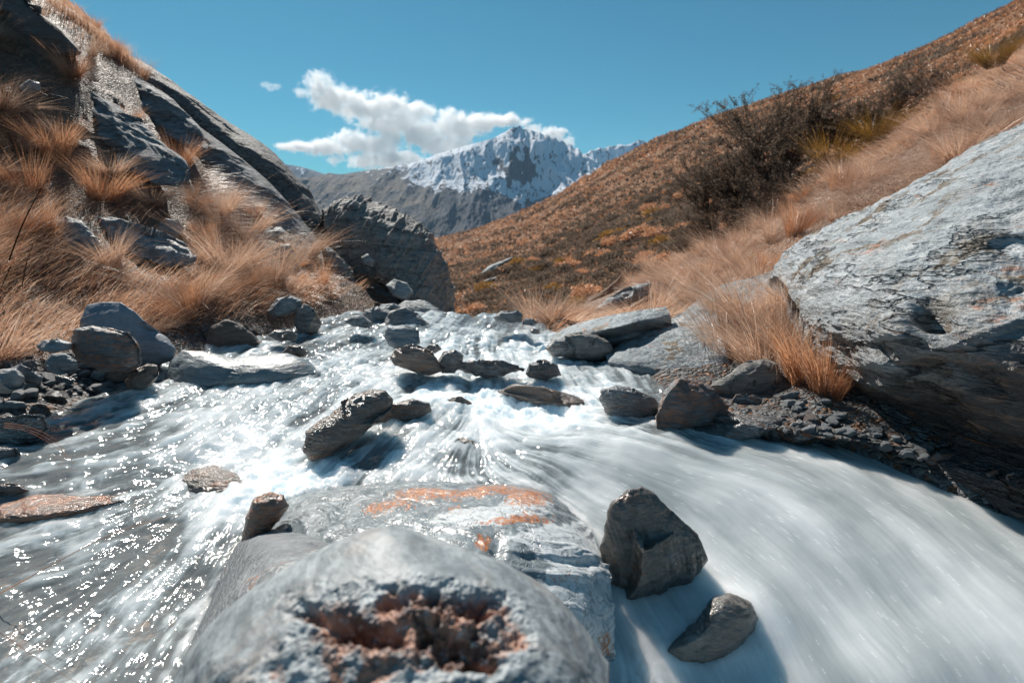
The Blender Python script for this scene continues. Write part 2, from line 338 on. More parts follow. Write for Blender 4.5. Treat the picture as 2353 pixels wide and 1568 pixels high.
# far hillside on the right
HB = [
 [(-70, 130, -22), W(980, 800, 50), W(1060, 790, 40), W(1250, 790, 30), W(1450, 760, 27), W(1700, 680, 24), W(2000, 540, 22), W(2352, 350, 20), (34, 14, 10)],
 [(-60, 170, -18), W(980, 735, 58), W(1060, 728, 48), W(1250, 722, 38), W(1450, 680, 34), W(1700, 590, 31), W(2000, 430, 28), W(2352, 240, 25), (40, 18, 15)],
 [(-50, 230, -16), W(980, 660, 100), W(1060, 655, 92), W(1250, 625, 80), W(1450, 560, 72), W(1700, 460, 64), W(2000, 330, 55), W(2352, 150, 45), (62, 25, 27)],
 [(-30, 330, -13), W(970, 600, 230), W(1060, 590, 215), W(1250, 540, 190), W(1450, 450, 165), W(1700, 330, 130), W(2000, 230, 105), W(2352, 70, 85), (110, 45, 52)],
 [(-10, 430, -12), W(960, 562, 470), W(1080, 532, 450), W(1250, 466, 400), W(1450, 352, 340), W(1700, 252, 270), W(2000, 160, 215), W(2352, 0, 170), (210, 90, 105)],
 [(-10, 520, -30), W(960, 575, 560), W(1080, 550, 540), W(1250, 490, 480), W(1450, 390, 420), W(1700, 290, 340), W(2000, 200, 290), W(2352, 40, 240), (300, 150, 140)],
 [(0, 700, -60), W(960, 640, 800), W(1080, 620, 760), W(1250, 590, 700), W(1450, 520, 640), W(1700, 450, 560), W(2000, 350, 480), W(2352, 200, 420), (420, 260, 100)]]
GH = loft(HB, 620, 420); dist = GH[..., 1:2]
skyl = np.interp(proj(GH)[0], [1000, 1100, 1200, 1300, 1400, 1500, 1640, 1750, 1900, 2000, 2100, 2200, 2300, 2352], [0]*14)
amp = np.clip(dist[..., 0]/200, .12, 2.0)
GH[..., 2] += fbm(GH/ np.array([22, 22, 22]), 4)*amp*2.2 + fbm(GH/7.0, 3)*amp*.55
o = mesh_obj('far_hillside', GH.reshape(-1, 3), flip_up(GH, grid_faces(*GH.shape[:2])), None); tag(o, kind='structure')
t = NT('tussock_hillside'); k = t.coord(); n1 = t.noise(k, .05, 6, .65); n2 = t.noise(k, .45, 6, .72); n3 = t.noise(k, 1.6, 4, .7); n4 = t.noise(k, .12, 5, .7)
c = t.mix(t.ramp(n1, .38, .6), (.26, .135, .075), (.40, .23, .14)); c = t.mix(t.ramp(n2, .46, .62), c, (.50, .31, .20))
c = t.mix(t.math('MULTIPLY', t.ramp(n3, .5, .62), .7), c, (.13, .055, .03)); c = t.mix(t.math('MULTIPLY', t.ramp(n4, .56, .66), .7), c, (.09, .06, .045))
o.data.materials.append(t.done(t.princ(c, .95, t.bump(t.math('ADD', n2, t.math('MULTIPLY', n3, .5)), 1, 1.6), .1)))

# valley ground to the horizon
gx = np.linspace(-1, 1, 120); gg = np.sign(gx)*np.abs(gx)**2.2*9000
X, Y_ = np.meshgrid(gg, gg+300); Z = -26 - np.clip((Y_-400)/3000, 0, 1)*60 + fbm(np.stack([X/600, Y_/600, X*0], -1), 4)*18
GV = np.stack([X, Y_, Z], -1)
o = mesh_obj('ground', GV.reshape(-1, 3), flip_up(GV, grid_faces(120, 120)), M_valley); tag(o, kind='structure')

# ------------------------------------------------------------------ mountains
def mountain(name, crest, Y0, lows, nu, nv, ampl, back, seed, xs=1.0):
    """crest: (px,py) list; lows: list of (py, Y) rows below the crest"""
    cx = np.array([c[0] for c in crest], float); cyy = np.array([c[1] for c in crest], float)
    px = np.linspace(cx[0], cx[-1], nu); py = np.interp(px, cx, cyy)
    prof = [np.stack([np.array(W(a, b, Y0)) for a, b in zip(px, py)])]
    for lp, ly in lows:
        prof.append(np.stack([np.array(W(1176+(a-1176)*1.0, b+(lp-b)*(.999 if lp > 540 else 1.0) if lp > b else b+20, ly)) for a, b in zip(px, py)]))
    A = np.stack(prof); G = crom(A, nv)
    n = normals_grid(G); v = np.linspace(0, 1, nv)[:, None]
    q = G/np.array([1, 2.2, 1.6])/220.0+seed
    d = ridged(G/np.array([190., 700., 520.])+seed, 5, 2.1, .45)*.5; d2 = 0
    env = np.clip(v*12, 0, 1)*(.55+.45*sstep(950, 1080, proj(G)[0]))
    G[..., 2] += (d+d2)*ampl*env*(1+1.2*v)*.9
    G[..., 1] -= (d)*ampl*env*1.3
    # summit jaggedness, and a back slope so that the range has a far side
    Bk = []
    for kk in range(1, 8):
        g = G[0].copy(); g[:, 1] += kk*back/7; g[:, 2] -= kk*back/7*.55; Bk.append(g)
    G = np.concatenate([np.stack(Bk[::-1]), G]); return G
crest1 = [(560, 470), (640, 440), (700, 415), (760, 405), (800, 398), (850, 390), (900, 383), (950, 374), (985, 362), (1010, 352), (1035, 346), (1060, 337), (1085, 331), (1110, 324), (1135, 317), (1150, 308), (1162, 303), (1170, 296), (1178, 291), (1186, 293), (1194, 288), (1201, 297), (1208, 296), (1214, 304), (1222, 299), (1232, 305), (1240, 303), (1250, 312), (1258, 309), (1266, 318), (1276, 316), (1284, 326), (1292, 322), (1300, 332), (1310, 331), (1320, 342), (1328, 340), (1336, 352), (1345, 356), (1353, 364), (1362, 372), (1372, 378), (1400, 390), (1450, 405), (1520, 420), (1650, 440)]
G1 = mountain('snow_mountain', crest1, 3200, [(420, 2960), (480, 2700), (560, 2380), (640, 2150), (700, 2000)], 900, 420, 90, 900, 4.2)
px, py, _ = proj(G1)
def bnd(px, pts): return np.interp(px, [p[0] for p in pts], [p[1] for p in pts])
nz = fbm(G1/130.0, 5)*60+fbm(G1/35.0, 3)*26
snowline = bnd(px, [(700, 385), (900, 400), (960, 425), (1010, 430), (1060, 445), (1100, 440), (1150, 455), (1200, 465), (1240, 480), (1280, 460), (1400, 450)])
snow = sstep(12, -14, py + nz - snowline)
nn = normals_grid(G1); 
dark = np.exp(-(((px-1195-(py-390)*.25)/52)**2+((py-388)/48)**2)*1.1)
snow = snow*(1-.95*sstep(.25, .75, dark+fbm(G1/np.array([30., 90., 70.]), 5)*1.3-.12))
thin = sstep(1010, 880, px)*.55; snow = np.clip(snow-thin*sstep(-.25, .25, fbm(G1/50.0+3, 4)+.1), 0, 1)
snow = np.clip(snow*sstep(1.1, -.1, ridged(G1/np.array([38., 120., 90.]), 4)*.7), 0, 1)
grassy = sstep(1060, 900, px)*sstep(380, 430, py)
o = mesh_obj('snow_mountain', G1.reshape(-1, 3), flip_up(G1, grid_faces(*G1.shape[:2])), None, attrs={'snow': snow.ravel(), 'grassy': grassy.ravel()})
tag(o, kind='structure')
t = NT('snow_and_rock'); k = t.coord(); sn = t.attr('snow'); n1 = t.noise(k, .012, 7, .65); n2 = t.noise(k, .05, 6, .7)
rk = t.mix(t.ramp(n2, .4, .6), (.010, .015, .026), (.035, .042, .056)); rk = t.mix(t.math('MULTIPLY', t.attr('grassy'), t.ramp(n1, .35, .6)), rk, (.17, .125, .07))
rk = t.mix(t.math('MULTIPLY', t.ramp(n1, .52, .62), .35), rk, (.16, .105, .07)); rk = t.mix(t.math('MULTIPLY', t.ramp(t.noise(t.mapping(k, (0, 0, 0), (1, 1, .25)), .03, 6, .7), .5, .6), .5), rk, (.02, .022, .03))
s = t.ramp(t.math('ADD', sn, t.math('MULTIPLY', t.math('SUBTRACT', n2, .5), .6)), .36, .58)
c = t.mix(s, rk, (.80, .84, .90)); M_mtn = t.done(t.princ(c, .8, t.bump(t.math('ADD', n1, n2), .8, 14), .2))
o.data.materials.append(M_mtn)
crest2 = [(1280, 400), (1320, 370), (1348, 352), (1356, 346), (1368, 344), (1376, 339), (1388, 341), (1398, 335), (1412, 336), (1424, 331), (1436, 334), (1448, 331), (1458, 326), (1468, 321), (1478, 323), (1488, 328), (1500, 324), (1540, 335), (1700, 350), (1900, 380)]
G2 = mountain('snow_range', crest2, 4200, [(400, 4050), (480, 3850), (600, 3600)], 420, 160, 70, 900, 9.9)
s2 = np.clip(sstep(1.3, .1, ridged(G2/np.array([50., 160., 110.]), 4)), 0, 1)
o = mesh_obj('snow_range', G2.reshape(-1, 3), flip_up(G2, grid_faces(*G2.shape[:2])), M_mtn, attrs={'snow': s2.ravel(), 'grassy': s2.ravel()*0}); tag(o, kind='structure')
crest3 = [(500, 350), (620, 372), (690, 383), (705, 387), (722, 392), (740, 398), (762, 406), (820, 420), (900, 440)]
G3 = mountain('blue_ridge', crest3, 5200, [(430, 4900), (520, 4500), (620, 4300)], 260, 100, 60, 900, 1.7)
s3 = np.clip(sstep(.3, -.4, ridged(G3/np.array([80., 200., 140.]), 4)), 0, 1)
o = mesh_obj('distant_ridge', G3.reshape(-1, 3), flip_up(G3, grid_faces(*G3.shape[:2])), M_mtn, attrs={'snow': s3.ravel(), 'grassy': s3.ravel()*0}); tag(o, kind='structure')
# ------------------------------------------------------------------ clouds: volumes shaped by overlapping puffs
def cloud(name, label, blobs, Y, depth, dens, nscale):
    C = [(np.array(W(x, y, Y+dy)), rx*Y/FD, rz*Y/FD) for x, y, rx, rz, dy in blobs]
    lo = np.min([c[0]-np.array([c[1], c[1]*.8, c[2]])*1.35 for c in C], 0); hi = np.max([c[0]+np.array([c[1], c[1]*.8, c[2]])*1.35 for c in C], 0)
    cen = (lo+hi)/2; lo -= cen; hi -= cen
    V = [(x, y, z) for x in (lo[0], hi[0]) for y in (lo[1], hi[1]) for z in (lo[2], hi[2])]
    F = [(0, 1, 3, 2), (4, 6, 7, 5), (0, 4, 5, 1), (2, 3, 7, 6), (0, 2, 6, 4), (1, 5, 7, 3)]
    t = NT(name); k = t.coord('Object'); cur = None
    for c, rx, rz in C:
        mp_ = t.n('Mapping'); mp_.vector_type = 'TEXTURE'; mp_.inputs[1].default_value = tuple(c-cen); mp_.inputs[3].default_value = (rx, rx*.45, rz)
        t.l(k, mp_.inputs[0]); ln = t.n('VectorMath', operation='LENGTH'); t.l(mp_.outputs[0], ln.inputs[0])
        f = t.math('SUBTRACT', 1.0, ln.outputs['Value'])
        cur = f if cur is None else t.math('SMOOTH_MAX', cur, f)
        if cur is not f: cur.node.inputs[2].default_value = .12
    nz_ = t.noise(k, 1.6/nscale, 8, .66, .3)
    d = t.math('ADD', cur, t.math('MULTIPLY', t.math('SUBTRACT', nz_, .5), 2.6))
    d = t.ramp(d, .05, .35, 0, dens*1.1)
    pv = t.n('VolumePrincipled'); pv.inputs['Color'].default_value = (1, 1, 1, 1); t.l(d, pv.inputs['Density']); pv.inputs['Anisotropy'].default_value = .35
    t.l(pv.outputs[0], t.out.inputs['Volume'])
    me = bpy.data.meshes.new(name); me.from_pydata([tuple(map(float, v)) for v in V], [], F); me.materials.append(t.m)
    o = bpy.data.objects.new(name, me); COL.objects.link(o); o.location = cen.tolist(); 
    return tag(o, label, 'cloud')
CY = 7000
cloud('cloud', 'large white upper cloud trailing right to the snowy summit', [(735, 195, 40, 26, 0), (765, 225, 60, 30, 0), (820, 245, 60, 34, 40), (880, 250, 70, 36, 0), (940, 262, 60, 34, 0), (900, 285, 80, 26, 60), (975, 310, 60, 40, 0), (1045, 292, 60, 40, 0), (1010, 335, 60, 26, 0), (1095, 285, 50, 28, 0), (1150, 276, 60, 16, 0), (1060, 330, 40, 20, 0), (700, 215, 24, 12, 0)], CY, 300, .018, 210)
cloud('cloud', 'white lower-left cloud resting above the long brown ridge', [(690, 337, 60, 12, 0), (750, 338, 60, 20, 0), (815, 325, 60, 28, 0), (870, 335, 60, 34, 0), (905, 365, 60, 24, 0), (850, 370, 50, 22, 0), (770, 366, 22, 14, 0), (945, 380, 50, 20, 0)], CY, 300, .018, 190)
cloud('cloud', 'small white cloud peeking out behind the right shoulder of the summit', [(1225, 302, 30, 16, 0), (1265, 310, 40, 20, 0), (1300, 325, 24, 12, 0)], CY, 300, .018, 150)
cloud('cloud', 'tiny wisp of cloud alone at the far left of the clouds', [(612, 196, 16, 8, 0), (632, 200, 15, 7, 0), (622, 205, 14, 5, 0)], CY, 300, .006, 60)

from mathutils.bvhtree import BVHTree
def bvh_of(G):
    V = [tuple(v) for v in G.reshape(-1, 3)]; F = [tuple(f) for f in grid_faces(*G.shape[:2])]; return BVHTree.FromPolygons(V, F)
bL = bvh_of(GL[::3, ::3]); bR = bvh_of(GR[::3, ::3])
def drop(b, px, py):
    d = Vector(ray(px, py)).normalized(); h = b.ray_cast(Vector((0, 0, CAMZ)), d); return h[0]
# ------------------------------------------------------------------ rocks
def polyR(poly, c, th):
    """distance from c to the outline in direction th (outline star-shaped about c)"""
    P = np.asarray(poly, float); Q = np.roll(P, -1, 0); out = np.full(th.shape, 1e-3)
    dx, dy = np.cos(th), np.sin(th)
    for a, b in zip(P, Q):
        e = b-a; w_ = a-np.asarray(c); den = dx*e[1]-dy*e[0]; den = np.where(abs(den) < 1e-9, 1e-9, den)
        t_ = (w_[0]*e[1]-w_[1]*e[0])/den; s_ = (w_[0]*dy-w_[1]*dx)/den
        ok = (s_ >= -1e-6) & (s_ <= 1+1e-6) & (t_ > 0); out = np.where(ok & (t_ > out), t_, out)
    return out
def rock(name, label, cat, poly, Y=None, thick=.2, mat='grey', lean=0.0, base=None, lvl=6, rough=.04, strat=.03, sdir=(.1, .5, 1), facets=7, prof=.75,
         seed=0, group=None, on=None, c=None, xlean=0.0, keep=1.0, hook=None, z=0.0):
    P = np.asarray(poly, float)
    if c is None: c = ((P[:, 0].min()+P[:, 0].max())/2, (P[:, 1].min()+P[:, 1].max())/2)
    if Y is None: Y = Wz(c[0], base if base else P[:, 1].max()-3, z)[1] + thick*.55
    if on is not None:
        h = drop(bL, c[0], c[1]+on)
        if h: Y = h.y-thick*.12
    tb = np.linspace(-math.pi, math.pi, 721); Rb = polyR(P, c, tb)
    k_ = np.array([1, 2, 3, 2, 1.])/9; Rb = np.convolve(np.concatenate([Rb[-3:-1], Rb, Rb[1:3]]), k_, 'valid')
    V, F = ico(lvl); rr = np.sqrt(V[:, 0]**2+V[:, 2]**2); th = np.arctan2(-V[:, 2], V[:, 0])
    rho = np.clip(rr, 0, 1)**prof; Rr = np.interp(th, tb, Rb)*rho
    px = c[0]+Rr*np.cos(th); py = c[1]+Rr*np.sin(th)
    dx = (px-1176)/FD; dy = (784-py)/FD; d1 = cp+sp*dy; dz = -sp+cp*dy
    c0 = np.array(W(c[0], c[1], Y)); z0 = CAMZ+dz/d1*Y; x0 = dx/d1*Y; size = max(np.ptp(x0), np.ptp(z0))
    def at_depth(Yv): t_ = Yv/d1; return np.stack([dx*t_, Yv, CAMZ+dz*t_], -1)
    Yb_ = Y + lean*(z0-c0[2]) + xlean*(x0-c0[0]); Yv = Yb_ + V[:, 1]*thick; X = at_depth(Yv)
    rs = np.random.default_rng(1000+seed+int(c[0]*7+c[1]))
    for q in range(facets):
        n = rs.normal(size=3); n[1] = -abs(n[1])*1.2; n[2] = abs(n[2]) if q % 2 else n[2]; n /= np.linalg.norm(n); n[1] = min(n[1], -.35); n /= np.linalg.norm(n)
        dd = (X-c0)@n; h = np.quantile(dd, .74+.2*rs.random()); ex = np.maximum(dd-h, 0)
        dl = V[:, 1]*thick; cur_ = Yv-Yb_; cur_ = np.where(V[:, 1] < 0, np.minimum(cur_+ex/-n[1]*.9, .38*dl), cur_); Yv = Yb_+cur_; X = at_depth(Yv)
    N = vnormals(X, F); off = rs.random(3)*50
    sdv = np.array(sdir, float); sdv /= np.linalg.norm(sdv)
    Q = (X-c0)/size; al = Q@sdv
    Qs = Q*1.2 + np.outer(al, sdv)*7.0
    dsp = fbm(Q*2.2+off, 5)*rough*size*1.3 + fbm(Q*9+off, 4)*rough*size*.22
    st = fbm(Qs*1.6+off+fbm(Q*2+off, 2)[:, None]*.5, 5); dsp += (st - .25*np.abs(st))*strat*size*.8 - .012*size
    X = X+N*dsp[:, None]
    at = {}
    if hook: X, at = hook(X, N, px, py, size)
    lo = X[:, 2].min(); loc = (float(c0[0]), float(X[:, 1].mean()), float(lo))
    m = ROCK[mat] if isinstance(mat, str) else mat
    o = mesh_obj(name, X, F, m, loc=loc, attrs=at)
    return tag(o, label, cat, group)
# --- left bank slabs
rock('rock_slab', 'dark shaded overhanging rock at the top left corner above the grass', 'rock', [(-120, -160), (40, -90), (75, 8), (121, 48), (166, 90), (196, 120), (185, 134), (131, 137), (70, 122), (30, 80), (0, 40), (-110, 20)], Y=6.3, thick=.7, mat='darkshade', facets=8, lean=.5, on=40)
bpy.context.view_layer.update()
rock('rock_slab', 'long blue-grey tilted slab high on the left bank, below the skyline rock', 'rock', [(205, 132), (228, 128), (262, 142), (300, 166), (350, 192), (400, 228), (450, 285), (482, 330), (478, 352), (430, 345), (380, 312), (330, 290), (270, 230), (208, 178)], Y=7.1, thick=.38, mat='leftslab', lean=1.2, sdir=(.5, .2, 1), strat=.06, on=0)
rock('rock_slab', 'pale streaked slab with a blunt snout beside orange tussocks on the left bank', 'rock', [(95, 215), (150, 196), (215, 205), (285, 244), (340, 290), (385, 330), (425, 362), (447, 392), (440, 410), (410, 432), (350, 428), (300, 400), (240, 350), (150, 300), (95, 250)], Y=6.0, thick=.42, mat='leftslab', lean=1.1, sdir=(.5, .2, 1), strat=.07, on=0)
rock('rock_slab', 'flat shelf rock with an ochre underside jutting from the grass of the left bank', 'rock', [(205, 520), (225, 497), (275, 500), (330, 525), (400, 548), (440, 570), (458, 588), (440, 612), (380, 618), (300, 590), (235, 560)], Y=4.85, thick=.35, mat='grey', lean=.7, sdir=(.25, .2, 1), strat=.07, on=10)
rock('rock', 'dark rounded rock half buried in grass left of the flat shelf rock', 'rock', [(125, 520), (150, 495), (190, 505), (225, 545), (240, 568), (215, 585), (160, 575), (130, 560)], Y=4.8, thick=.25, mat='grey', lean=.3, on=5)
rock('rock', 'small sunlit pale rock in the grass above the flat shelf rock', 'rock', [(350, 528), (380, 500), (410, 505), (425, 525), (410, 545), (370, 548)], Y=5.4, thick=.18, mat='pale', lvl=5, on=5)
rock('rock', 'flat white slab in pale grass near the middle of the left bank', 'rock', [(592, 548), (615, 522), (648, 520), (658, 532), (630, 550), (600, 558)], Y=6.2, thick=.25, mat='pale', lean=.9, lvl=5, on=5)
rock('rock', 'grey rock in the grass below the flat white slab of the left bank', 'rock', [(622, 590), (640, 560), (668, 560), (682, 590), (676, 612), (640, 610)], Y=6.1, thick=.2, mat='grey', lvl=5, on=5)
rock('rock', 'small grey rock poking from grass beside the tall boulder on the left bank', 'rock', [(688, 605), (700, 590), (716, 598), (716, 618), (695, 620)], Y=6.4, thick=.12, mat='grey', lvl=5, on=5)
rock('boulder', 'grey boulder with a smooth face hanging from the end of the grassy left bank', 'boulder', [(735, 560), (765, 572), (790, 595), (815, 625), (820, 655), (805, 672), (780, 665), (760, 640), (742, 600)], Y=6.6, thick=.35, mat='boulder', lean=.3, on=5)
rock('rock', 'pale flat rock lying in the grass at the foot of the standing boulder', 'rock', [(885, 655), (905, 640), (935, 650), (950, 672), (935, 690), (900, 680)], Y=7.6, thick=.3, mat='pale', lean=.7, lvl=5)
rock('rock', 'small light rock in the grass left of the standing boulder', 'rock', [(828, 590), (845, 582), (862, 600), (855, 615), (835, 608)], Y=8.0, thick=.2, mat='pale', lvl=5)
rock('rock', 'tiny grey rock in the grass at the left edge near the top slab', 'rock', [(40, 200), (65, 182), (92, 190), (95, 212), (60, 222)], Y=6.3, thick=.2, mat='grey', lvl=5, on=5)
# --- stones on the left shore
rock('boulder', 'big smooth blue-grey boulder on the left shore', 'boulder', [(182, 735), (195, 698), (225, 690), (275, 688), (310, 712), (345, 748), (385, 775), (408, 800), (402, 830), (360, 842), (280, 842), (210, 800), (180, 765)], Y=3.95, thick=.33, mat='smooth', lean=.3, facets=9, rough=.025, strat=.01)
rock('boulder', 'rust-stained boulder in front of the smooth blue-grey one', 'boulder', [(165, 775), (175, 755), (210, 748), (260, 755), (298, 765), (322, 800), (325, 835), (300, 855), (240, 855), (180, 830), (160, 800)], Y=3.35, thick=.24, mat='rusty', facets=9, rough=.05)
rock('stone', 'long wet speckled stone at the water edge below the rusty boulder', 'stone', [(283, 875), (310, 850), (340, 832), (362, 838), (366, 862), (345, 885), (320, 900), (292, 892)], thick=.11, mat='wetbrown', lvl=5)
rock('stone', 'dark stone wedged between the smooth boulder and the water', 'stone', [(325, 822), (352, 812), (372, 822), (370, 850), (345, 858), (328, 845)], thick=.1, mat='wet', lvl=5)
rock('stone', 'flat pale stone lying on the gravel left of the rusty boulder', 'stone', [(82, 795), (100, 780), (140, 778), (168, 788), (160, 803), (120, 810), (90, 806)], Y=3.3, thick=.14, mat='pebblelight', lvl=5)
rock('stone', 'rounded grey stone beneath the flat pale one on the left shore', 'stone', [(100, 832), (118, 812), (150, 810), (178, 828), (182, 850), (140, 862), (108, 852)], Y=3.05, thick=.15, mat='grey', lvl=5)
rock('stone', 'pale brown angular stone at the left edge of the picture by the shore', 'stone', [(-40, 850), (0, 848), (38, 842), (60, 865), (55, 888), (20, 905), (-40, 900)], Y=2.85, thick=.18, mat='pebblelight', lvl=5)
rock('stone', 'grey wedge stone resting on the pale brown stone at the left edge', 'stone', [(20, 845), (45, 835), (80, 850), (100, 868), (92, 882), (60, 880), (30, 862)], Y=2.95, thick=.12, mat='grey', lvl=5)
rock('stone', 'black wet stone at the water edge left of the small square stones', 'stone', [(108, 880), (125, 860), (150, 862), (172, 872), (170, 888), (130, 895)], thick=.1, mat='wet', lvl=5)
rock('stone', 'squarish brown stone at the water edge under the rusty boulder', 'stone', [(242, 868), (255, 845), (285, 840), (303, 850), (300, 872), (262, 880)], thick=.08, mat='wetbrown', lvl=5)
rock('stone', 'small grey stone left of the squarish brown one', 'stone', [(204, 868), (214, 850), (240, 848), (246, 862), (235, 876)], thick=.07, mat='grey', lvl=5)
rock('rock', 'dark wet rock breaking the water at the left edge of the picture', 'rock', [(-60, 965), (0, 955), (60, 950), (100, 955), (112, 985), (90, 1010), (40, 1022), (-60, 1020)], thick=.2, mat='wet', lvl=6, z=-.03)
rock('rock', 'low dark rock just below the wet one at the left edge', 'rock', [(-50, 1030), (0, 1024), (38, 1028), (46, 1045), (20, 1058), (-50, 1060)], thick=.12, mat='wet', lvl=5, z=-.04)
rock('stone', 'flat brown stone at the left edge beside the red weed', 'stone', [(-60, 1118), (0, 1108), (50, 1112), (70, 1128), (30, 1142), (-60, 1145)], thick=.09, mat='wetbrown', lvl=5, z=-.06)
rock('stone', 'long low stone in the water at the left edge above the dark wet rock', 'stone', [(-30, 932), (10, 920), (55, 922), (66, 935), (30, 946), (-30, 946)], thick=.08, mat='grey', lvl=5)
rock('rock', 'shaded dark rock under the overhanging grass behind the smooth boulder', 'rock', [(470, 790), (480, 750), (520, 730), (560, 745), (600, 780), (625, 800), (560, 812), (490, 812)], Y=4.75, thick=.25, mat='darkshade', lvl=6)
rock('rock', 'angular rock with a brown face at the foot of the left bank', 'rock', [(675, 745), (680, 705), (700, 695), (725, 712), (738, 745), (725, 770), (690, 772)], Y=5.25, thick=.22, mat='boulder', lvl=6, facets=9)
rock('rock', 'dark split rock beside the angular brown-faced one', 'rock', [(612, 715), (635, 685), (670, 678), (695, 690), (690, 712), (660, 725), (625, 730)], Y=5.3, thick=.25, mat='grey', lvl=6, facets=9)
rock('stone', 'low rock at the water edge below the angular brown-faced rock', 'stone', [(612, 772), (630, 758), (665, 756), (685, 768), (680, 782), (640, 786)], thick=.12, mat='wet', lvl=5, z=.08)
rock('stone', 'rounded low stone half awash below the left bank', 'stone', [(645, 812), (665, 792), (690, 792), (712, 808), (700, 820), (665, 822)], thick=.1, mat='wetbrown', lvl=5, z=.07)
# --- stones at the head of the stream
rock('rock', 'large wedge-shaped pale rock at the head of the stream below the standing boulder', 'rock', [(868, 745), (895, 715), (930, 705), (965, 722), (988, 742), (990, 768), (965, 790), (920, 780), (880, 765)], Y=5.75, thick=.35, mat='grey', lvl=6, facets=9, lean=.3)
rock('rock', 'square pale rock in the stream in front of the wedge-shaped one', 'rock', [(880, 770), (890, 748), (930, 745), (962, 758), (966, 788), (945, 806), (905, 802), (890, 790)], thick=.2, mat='pale', lvl=6, facets=10, z=.1)
rock('rock', 'low grey rock left of the wedge-shaped rock at the water edge', 'rock', [(828, 738), (838, 712), (868, 702), (900, 715), (905, 738), (870, 756), (840, 752)], Y=5.9, thick=.28, mat='grey', lvl=6)
rock('stone', 'small flat stone perched on top of the rocks by the standing boulder', 'stone', [(870, 708), (876, 698), (905, 696), (922, 704), (905, 714), (880, 714)], Y=6.1, thick=.15, mat='pale', lvl=5, prof=.9)
rock('stone', 'thin white-topped stone at the water edge left of the low grey rock', 'stone', [(790, 738), (805, 724), (835, 724), (858, 742), (850, 754), (810, 750)], thick=.2, mat='pale', lvl=5, z=.12)
rock('rock_slab', 'pale tilted slab running down to the water under the standing boulder', 'rock', [(905, 706), (930, 688), (975, 692), (1020, 715), (1045, 735), (1060, 752), (1010, 762), (985, 740), (940, 712)], Y=6.9, thick=.45, mat='pale', lvl=6, lean=.6, sdir=(.3, .2, 1))
rock('stone', 'dark angular stone on the far lip where the stream disappears', 'stone', [(1132, 728), (1150, 714), (1190, 712), (1202, 722), (1198, 742), (1165, 742), (1140, 738)], thick=.22, mat='grey', lvl=6, facets=10, z=.15)
rock('stone', 'small rock at the right of the far lip of the stream', 'stone', [(1198, 745), (1205, 730), (1225, 732), (1235, 742), (1225, 750)], thick=.1, mat='grey', lvl=5, z=.14)
rock('stone', 'tiny dark stone in the water right of the far lip', 'stone', [(1216, 762), (1224, 754), (1238, 757), (1240, 766), (1225, 768)], thick=.06, mat='wet', lvl=4, z=.12)
rock('boulder', 'wet brown-grey boulder with foam running off it, midstream', 'boulder', [(893, 822), (905, 800), (945, 790), (980, 798), (1005, 822), (1020, 852), (985, 866), (940, 850), (905, 842)], thick=.22, mat='wetbrown', lvl=6, z=.08)
rock('rock', 'dark knobbly rock right of the wet brown-grey boulder midstream', 'rock', [(1000, 835), (1018, 808), (1045, 800), (1066, 815), (1062, 835), (1045, 858), (1015, 858)], thick=.14, mat='wet', lvl=6, z=.08)
rock('stone', 'small black stone above the knobbly rock midstream', 'stone', [(975, 800), (985, 790), (1005, 790), (1015, 802), (1000, 812), (982, 810)], thick=.08, mat='wet', lvl=5, z=.1)
rock('rock', 'low ragged dark rock lying across the stream midway', 'rock', [(1040, 850), (1052, 828), (1090, 822), (1110, 832), (1150, 825), (1195, 835), (1212, 852), (1160, 862), (1090, 864)], thick=.14, mat='wet', lvl=6, z=.07, c=(1120, 845), rough=.1)
rock('rock', 'rounded wet rock at the right end of the ragged dark rock', 'rock', [(1205, 858), (1215, 835), (1250, 824), (1280, 838), (1290, 862), (1250, 872), (1215, 868)], thick=.14, mat='wet', lvl=6, z=.06)
o_fan = rock('rock_slab', 'submerged brown slab with water fanning over it below the ragged rock', 'rock', [(1140, 880), (1180, 862), (1250, 866), (1310, 885), (1350, 905), (1345, 925), (1290, 925), (1200, 910)], thick=.3, mat='wetbrown', lvl=6, z=.05, lean=.8, prof=.9)
o_fan.location.z -= .05
rock('boulder', 'rough boulder split by a brown crack on the right bank of the upper stream', 'boulder', [(1288, 800), (1295, 768), (1330, 760), (1372, 768), (1400, 785), (1412, 812), (1390, 828), (1330, 828), (1300, 820)], thick=.25, mat='boulder', lvl=6, facets=10, z=.05)
rock('rock', 'low layered rock at the left foot of the cracked boulder', 'rock', [(1250, 800), (1270, 778), (1300, 776), (1325, 800), (1320, 820), (1270, 820)], thick=.18, mat='wet', lvl=6, z=.08)
# --- midstream rocks
rock('boulder', 'long brown wet boulder with sun glints in the middle of the stream', 'boulder', [(698, 1035), (702, 990), (735, 960), (775, 930), (815, 903), (850, 893), (885, 895), (908, 915), (900, 940), (870, 970), (830, 1005), (770, 1040), (715, 1060)], thick=.17, mat='wetbrown', lvl=6, lean=.35, xlean=.25, sdir=(.4, .2, 1), z=0, base=1035)
rock('rock', 'smaller brown rock awash beside the long wet boulder', 'rock', [(848, 985), (868, 945), (905, 922), (950, 915), (985, 925), (992, 945), (960, 965), (900, 985), (860, 1000)], thick=.12, mat='wetbrown', lvl=6, z=.02, base=975)
rock('stone', 'low stone in the white water behind the smaller brown rock', 'stone', [(1010, 945), (1030, 915), (1060, 908), (1085, 925), (1080, 948), (1040, 955)], thick=.08, mat='wetbrown', lvl=5, z=.04, base=935)
o_crest = rock('rock', 'smooth rounded rock with water sheeting over it at the crest of the chute', 'rock', [(1015, 1010), (1030, 972), (1060, 958), (1095, 968), (1130, 992), (1110, 1020), (1050, 1040)], thick=.14, mat='wetbrown', lvl=5, z=.05, base=1005, facets=2, rough=.02, strat=.01)
o_crest.location.z -= .095
